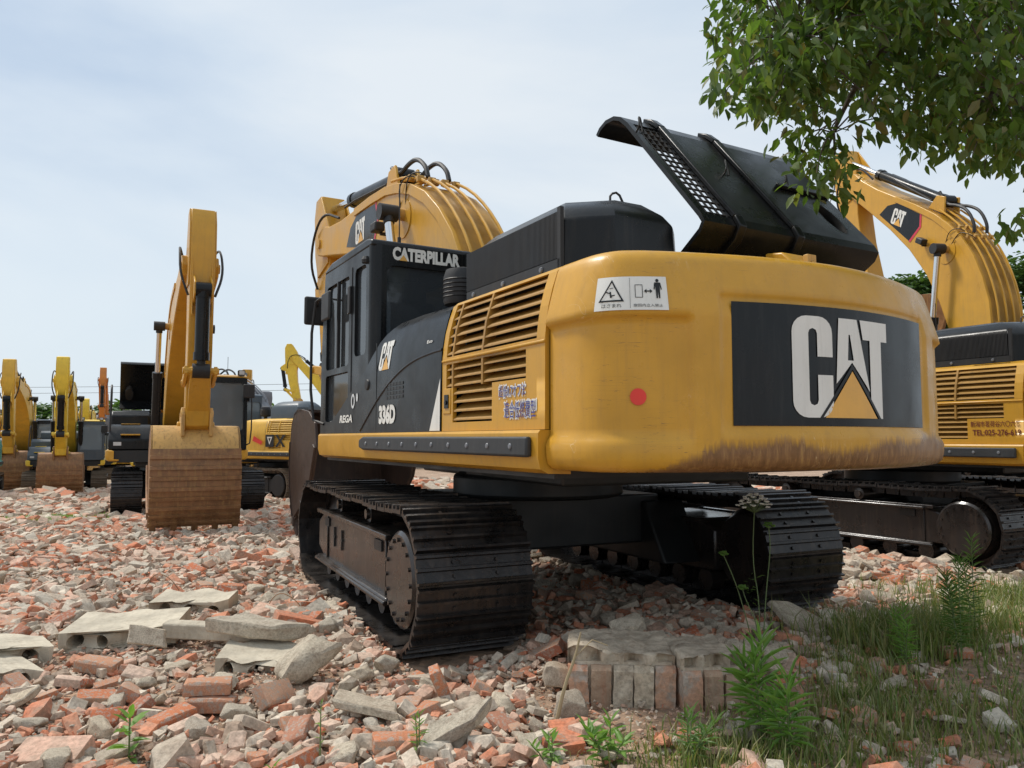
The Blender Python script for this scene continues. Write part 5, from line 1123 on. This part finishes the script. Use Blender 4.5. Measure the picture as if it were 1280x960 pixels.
def overhang_tree():
    root = empty('broadleaf_tree', (0,0,0), 0, 'leafy branches hanging into the upper right corner from a tree outside the photo', 'tree')
    mb = MB(); mb.tube([(8.3,7.0,-.1),(8.25,7.0,1.2),(8.1,6.95,2.6),(7.7,6.8,3.9),(7.3,6.6,5.6),(7.1,6.5,7.4)], .24, 12, smooth=1, taper=.06); mb.build('trunk','bark',root)
    r = random.Random(4)
    limbs = [[(8.0,6.9,3.0),(6.4,6.3,4.2),(4.6,5.9,4.9),(3.2,5.6,4.9),(2.2,5.3,4.4),(1.75,5.15,4.0)],[(7.7,6.8,3.9),(6.0,5.9,4.6),(4.4,5.3,4.5),(3.5,5.0,3.9),(3.0,4.9,3.6)],[(7.5,6.7,4.8),(5.5,6.3,5.6),(3.6,6.1,5.8),(2.2,6.0,5.4),(1.8,5.9,4.8)],[(7.9,6.9,3.4),(6.0,6.1,3.9),(4.8,5.9,3.9),(4.1,5.7,3.65)],[(3.2,5.6,4.9),(2.7,5.6,4.3),(2.5,5.7,3.9),(2.35,5.6,3.6)]]
    for L_ in limbs:
        mb = MB(); mb.tube(L_, .06 if len(L_) > 4 else .035, 8, smooth=2, taper=.007); mb.build('branch','bark',root)
    mb = MB()
    pts = [Vector(p) for L_ in limbs for a, b in zip(L_, L_[1:]) for p in (a, Vector(a).lerp(Vector(b),.5))]
    for c in CL:
        c = Vector(c); p = min(pts, key=lambda q: (q-c).length); 
        if (p-c).length < 1.6: mb.tube([p, p.lerp(c,.5)+Vector((0,0,.08)), c, c+Vector((r.uniform(-.1,.1),r.uniform(-.1,.1),-.12))], .008, 4, smooth=1, taper=.002)
    mb.build('twig','bark',root)
    extra = [(r.uniform(4.6,11),r.uniform(4.6,9.5),r.uniform(3.6,8)) for _ in range(60)]+[(r.uniform(2.2,6),r.uniform(4.4,7.5),r.uniform(5.4,7.2)) for _ in range(60)]
    extra = [e for e in extra if (e[2]-2.1)/e[1] > .42 and e[0]/e[1] > .38 or e[0]/e[1] > .85]
    leaf_cloud('crown', CL, 36, .122, 'leaf', 5, .225, root, droop=.9)
    leaf_cloud('upper_crown', extra, 30, .13, 'leaf', 6, .6, root)
overhang_tree()
def far_tree(x, y, h, w, label, seed, group=None, nclump=60, per=70, lsize=None):
    r = random.Random(seed); z0 = gbase(x,y); root = empty('tree', (x,y,z0), 0, label, 'tree', group)
    mb = MB(); mb.tube([(0,0,-.2),(.1,0,h*.3),(0,.1,h*.55),(.1,0,h*.8)], .05*w, 8, taper=.02*w); 
    for i in range(6):
        a = i*1.05; mb.tube([(0,0,h*(.25+.06*i)),(math.cos(a)*w*.2,math.sin(a)*w*.2,h*(.4+.05*i)),(math.cos(a)*w*.36,math.sin(a)*w*.36,h*(.5+.05*i))], .016*w, 6, taper=.005*w)
    mb.build('trunk','bark',root)
    cl = []
    for i in range(nclump):
        t = r.random(); zz = h*(.22+.74*t); rad = w*.5*math.sin(math.pi*min(1,(.18+.82*(1-t))))**.6*(1 if t < .75 else 1-(t-.75)*2.4); a = r.uniform(0,6.28); q = rad*r.uniform(.45,1)
        cl.append((q*math.cos(a), q*math.sin(a), zz))
    leaf_cloud('crown', cl, per, lsize or .035*w, 'farleaf', seed, w*.13, root, droop=0, wid=1.6)
far_tree(20.6,39,10.6,8.5,'rounded green tree between the open hood and the far right boom',21,lsize=.34,per=210,nclump=90)
far_tree(27.5,42,12.5,9,'tall green tree at the right edge behind the far right boom',22,lsize=.34,per=190,nclump=90)
far_tree(31.5,38,15.5,8,'taller tree cut off by the right edge of the photo',23,lsize=.34,per=180)
far_tree(24.5,50,10.,9,'lower tree seen under the far right boom',26,lsize=.34,per=160)
tl = random.Random(8)
for i in range(12):
    x = -66+5.6*i+tl.uniform(-1,1); y = 88+tl.uniform(-4,4); far_tree(x, y, tl.uniform(6.2,8.2), tl.uniform(7,10), 'dark green tree in the row along the far edge of the yard', 50+i, 'trees along the far edge of the yard', nclump=30, per=60, lsize=.7)

def blades(name, pts, mat, seed, hmin, hmax, wd, label, cat='grass'):
    r = random.Random(seed); V = []; T = []; n = 0
    t0 = np.array([(0,1,2),(1,3,2),(2,3,4)])
    for (x, y, k) in pts:
        h = r.uniform(hmin,hmax)*k; a = r.uniform(0,6.28); b = r.uniform(.1,.75)*h; w = wd*r.uniform(.6,1.3); cx, cy = math.cos(a), math.sin(a); z = gz(x,y)-.01
        V.append(np.array([(x-cy*w,y+cx*w,z),(x+cy*w,y-cx*w,z),(x+cx*b*.35-cy*w*.8,y+cy*b*.35+cx*w*.8,z+h*.55),(x+cx*b*.35+cy*w*.8,y+cy*b*.35-cx*w*.8,z+h*.55),(x+cx*b,y+cy*b,z+h*r.uniform(.75,1))])); T.append(t0+n); n += 5
    o = mass_mesh(name, V, T, mat); tag(o, label, cat, kind='stuff'); return o
gr = random.Random(12); pts = []
for _ in range(520):
    y = gr.uniform(3.1,10)**1.0; x = gr.uniform(.1,.78)*y if gr.random() < .85 else gr.uniform(0,1.4)
    g = grassy(x,y)
    if gr.random() > g or mnoise.noise(Vector((x*1.9,y*1.9,6))) < -.12: continue
    k = .55+.9*max(0,mnoise.noise(Vector((x*1.3,y*1.3,2)))+.15)
    for _ in range(gr.randint(12,50)):
        q = gr.gauss(0,.09), gr.gauss(0,.09)
        if not in_tracks(x+q[0],y+q[1],.02): pts.append((x+q[0],y+q[1],k))
for _ in range(9000):
    y = gr.uniform(3.1,8); x = gr.uniform(.0,.75)*y
    if gr.random() < grassy(x,y) and not in_tracks(x,y,.02): pts.append((x,y,.45))
for (cx, cy, sd, nn, k) in ((2.55,5.35,.22,900,1.8),(2.9,5.7,.3,1200,1.9),(4.3,6.9,.5,1500,1.6),(2.1,5.0,.2,400,1.3),(2.75,5.5,.35,1400,2.1),(3.6,6.0,.35,1100,1.8),(4.9,7.0,.5,1500,1.7),(1.9,4.2,.35,900,1.2),(2.4,3.9,.4,1000,1.2),(1.35,3.6,.3,900,1.1),(.85,3.65,.2,500,1.0)):
    for _ in range(int(nn*.7)): pts.append((gr.gauss(cx,sd), gr.gauss(cy,sd*.6), k))
blades('grass', pts, 'grass', 3, .05, .17, .0042, 'grass and low weeds growing in the shade at lower right')
pts = []
for _ in range(9000):
    x = gr.uniform(-12.5,-8.6); y = gr.gauss(16.6,.45)+.12*(x+10); 
    if gr.random() < .5+.9*mnoise.noise(Vector((x*.9,y*1.5,5))): pts.append((x,y,1))
for _ in range(3000): x = gr.gauss(-12.6,.8); pts.append((x,gr.gauss(31,.7),1.6))
blades('grass', pts, 'weed', 4, .05, .16, .008, 'thin strip of green grass in front of the far machines at left')

def weed(x, y, h, nst, label, seed, name='leafy_weed', ll=.10, lw=.35, mat='weed', dens=26, spread=.10, top=None):
    r = random.Random(seed); root = empty(name, (x,y,gz(x,y)), r.uniform(0,6), label, 'plant'); V = []; T = []; n = 0
    for s in range(nst):
        a = r.uniform(0,6.28); hh = h*r.uniform(.7,1) if s else h; lean = spread*(s > 0)
        P = [Vector((0.03*math.cos(a)*s/2,.03*math.sin(a)*s/2,0)), Vector((lean*.5*math.cos(a),lean*.5*math.sin(a),hh*.55)), Vector((lean*math.cos(a),lean*math.sin(a),hh))]
        mb = MB(); mb.tube(P, .0045, 6, smooth=1, taper=.002); mb.build('stem','stem',root)
        for i in range(dens):
            t = .12+.88*(i/dens); p = P[0].lerp(P[1],t*2) if t < .5 else P[1].lerp(P[2],t*2-1)
            az = i*2.4+r.uniform(-.3,.3); el = .25+1.0*max(0,t-.5)*1.6+r.uniform(-.2,.2); L_ = ll*(1.15-.65*abs(t-.55))*r.uniform(.8,1.1)
            m_ = np.array(Matrix.Rotation(az,3,'Z')@Matrix.Rotation(el,3,'X')); q = (LEAFV*np.array((lw,1,1.2))*L_)@m_.T+np.array(p); V.append(q); T.append(LEAFT+n); n += 8
    o = mass_mesh('foliage', V, T, mat); o.parent = root; return root
weed(1.22,3.84,.50,3,'bright green weed with long narrow leaves right of the masonry block',1,ll=.17,lw=.26,dens=34,spread=.09)
weed(1.30,3.70,.36,3,'lower bright green weed in front of the tall narrow leaved one',9,ll=.15,lw=.26,dens=24,spread=.10)
weed(2.95,5.15,.66,3,'tall feathery weed standing at right in front of the track',2,name='tall_weed',ll=.10,lw=.16,mat='weeddark',dens=70,spread=.10)
weed(3.28,5.55,.74,2,'taller feathery weed just behind and right of the other',3,name='tall_weed',ll=.10,lw=.16,mat='weeddark',dens=70,spread=.06)
weed(2.5,5.0,.42,3,'short feathery weed left of the tall pair',4,name='tall_weed',ll=.09,lw=.16,mat='weed',dens=40,spread=.10)
weed(-1.74,3.60,.24,2,'broad leaved green weed growing from rubble at lower left',5,ll=.10,lw=.8,dens=9,spread=.06)
weed(-.86,3.55,.30,1,'thin upright seedling with a small leaf tuft near the bottom edge',6,ll=.035,lw=.5,dens=12,spread=.0)
weed(-1.02,3.38,.09,2,'small leaf tuft left of the thin seedling at bottom edge',16,ll=.06,lw=.5,dens=10,spread=.05)
weed(-.42,3.58,.22,2,'slender green weed in the rubble below the excavator track',7,ll=.05,lw=.4,dens=18,spread=.04)
weed(.45,3.62,.20,4,'low bushy weed in front of the masonry block',8,ll=.09,lw=.7,dens=14,spread=.14)
weed(.80,3.60,.22,4,'low green weed right of the bushy one at bottom edge',10,ll=.08,lw=.4,dens=20,spread=.14,mat='weeddark')
weed(.18,3.55,.14,3,'smallest low weed at the bottom edge, left of the bushy one',11,ll=.07,lw=.6,dens=12,spread=.10)
def lace(x, y):
    root = empty('wild_carrot', (x,y,gz(x,y)), 0, 'tall wild carrot with a white flower head in front of the far track', 'flower')
    r = random.Random(2)
    heads = [((0,0,0),(.01,.0,.35),(-.03,.01,.62),(-.01,.0,.97),.112),((.02,0,0),(.05,.0,.4),(.09,.0,.7),(.08,.0,.84),.035),((-.02,0,0),(-.09,0,.3),(-.15,0,.5),(-.22,0,.66),.025),((0,0,.1),(-.02,0,.25),(-.08,0,.37),(-.10,0,.44),.03)]
    for *P, rad in heads:
        mb = MB(); mb.tube(P, .0042, 6, smooth=2, taper=.0025); mb.build('stem','stem',root)
        c = Vector(P[-1]); mb = MB(); ms = MB(); k = 34 if rad > .05 else 9
        for i in range(k):
            a = i*2.4; q = rad*math.sqrt((i+.5)/k); e = c+Vector((q*math.cos(a), q*math.sin(a), .07*(1-(q/rad)**2)*rad/.09))
            ms.tube([c-Vector((0,0,.03*rad/.09)), e], .0011, 4)
            for j in range(7):
                b_ = j*.9; o = Vector((math.cos(b_),math.sin(b_),r.uniform(-.1,.4)))*.0095; mb.lathe([(0,.006),(.008,.001),(.0,-.005)], e+o, 'z', 5)
        hd = mb.build('flower_head','flower' if rad > .05 else 'weed',root); ms.build('ray','stem',hd)
    V = []; T = []; n = 0
    for i in range(60):
        z = r.uniform(.02,.55); L_ = r.uniform(.015,.05); q = (LEAFV*np.array((.3,1,1))*L_)@rand_rot(r).T+np.array((r.gauss(0,.035)-.12*z*(i%2),r.gauss(0,.03),z)); V.append(q); T.append(LEAFT+n); n += 8
    o = mass_mesh('foliage', V, T, 'weeddark'); o.parent = root
lace(1.60,5.08)
mb = MB(); mb.tube([(.22,4.02,-.02),(.27,4.05,.18),(.33,4.08,.32),(.36,4.1,.44)], .012, 6, smooth=1, taper=.004); mb.tube([(.33,4.08,.32),(.42,4.1,.40),(.5,4.1,.37)], .003, 5); o = mb.build('dry_stalk','drystem'); tag(o, 'dry straw coloured stalk leaning left of the masonry block', 'plant')
for i, (x, y) in enumerate(((-2.0,6.3),(-1.9,5.4),(-3.4,7.2))):
    mb = MB(); r = random.Random(i); mb.tube([(x,y,.05),(x+.1,y+.02,.22),(x+.25,y+.0,.16),(x+.33,y,.05)], .004, 5, smooth=2); o = mb.build('rebar_wire','rust'); tag(o, ['bent rusty wire sticking out above the middle rubble','bent rusty wire beside the concrete beam','bent rusty wire in the rubble farther left'][i], 'wire')

# ------------------------------------------------------------------ sky, sun, camera
SUN_EL, SUN_AZ = R(56), R(-62)      # azimuth measured from +Y towards +X
wd = bpy.data.worlds.new('World'); scene.world = wd; wd.use_nodes = True; nt = wd.node_tree; L = nt.links; nt.nodes.clear()
out = nt.nodes.new('ShaderNodeOutputWorld'); bg1 = nt.nodes.new('ShaderNodeBackground'); bg2 = nt.nodes.new('ShaderNodeBackground'); mx = nt.nodes.new('ShaderNodeMixShader')
sk = nt.nodes.new('ShaderNodeTexSky'); sk.sky_type = 'NISHITA'; sk.sun_disc = False; sk.sun_elevation = SUN_EL; sk.sun_rotation = SUN_AZ; sk.air_density = 1.2; sk.dust_density = 2.5
L.new(sk.outputs[0], bg1.inputs[0]); bg1.inputs[1].default_value = .09
tc = nt.nodes.new('ShaderNodeTexCoord'); mp = nt.nodes.new('ShaderNodeMapping'); mp.inputs['Scale'].default_value = (1,1,2.2); mp.inputs['Rotation'].default_value = (.3,.5,.2); L.new(tc.outputs['Generated'], mp.inputs[0])
n1 = nt.nodes.new('ShaderNodeTexNoise'); n1.inputs['Scale'].default_value = 1.5; n1.inputs['Detail'].default_value = 7; n1.inputs['Roughness'].default_value = .5; n1.inputs['Distortion'].default_value = .5; L.new(mp.outputs[0], n1.inputs['Vector'])
sp = nt.nodes.new('ShaderNodeSeparateXYZ'); L.new(tc.outputs['Generated'], sp.inputs[0])
c1 = ramp(nt, n1.outputs[0], [(.34,(.50,.61,.75)),(.50,(.63,.72,.815)),(.66,(.76,.815,.86))])
hz = ramp(nt, sp.outputs[2], [(0.,1.),(.35,.0)]); c2 = mixc(nt, hz.outputs[0], c1.outputs[0], (.70,.79,.86))
L.new(c2, bg2.inputs[0]); bg2.inputs[1].default_value = 1.0
mx.inputs[0].default_value = .88; L.new(bg1.outputs[0], mx.inputs[1]); L.new(bg2.outputs[0], mx.inputs[2]); L.new(mx.outputs[0], out.inputs[0])
ld = bpy.data.lights.new('sun','SUN'); ld.energy = 2.9; ld.angle = R(9); ld.color = (1,.955,.88); lo = bpy.data.objects.new('sun', ld); COL.objects.link(lo)
sd = Vector((math.sin(SUN_AZ)*math.cos(SUN_EL), math.cos(SUN_AZ)*math.cos(SUN_EL), math.sin(SUN_EL))); lo.rotation_euler = sd.to_track_quat('Z','Y').to_euler()
cd = bpy.data.cameras.new('camera'); co = bpy.data.objects.new('camera', cd); COL.objects.link(co); scene.camera = co
cd.sensor_width = 36; cd.lens = 36*960/1280; cd.clip_end = 3000; cd.clip_start = .05
co.location = (0,0,1.45); co.rotation_euler = (R(90)+math.atan(68/960),0,0)
scene.view_settings.view_transform = 'Standard'; scene.view_settings.look = 'None'; scene.view_settings.exposure = .16; scene.view_settings.gamma = 1
scene.cycles.max_bounces = 6; scene.cycles.transparent_max_bounces = 8
scene.render.resolution_x = 1024; scene.render.resolution_y = 768
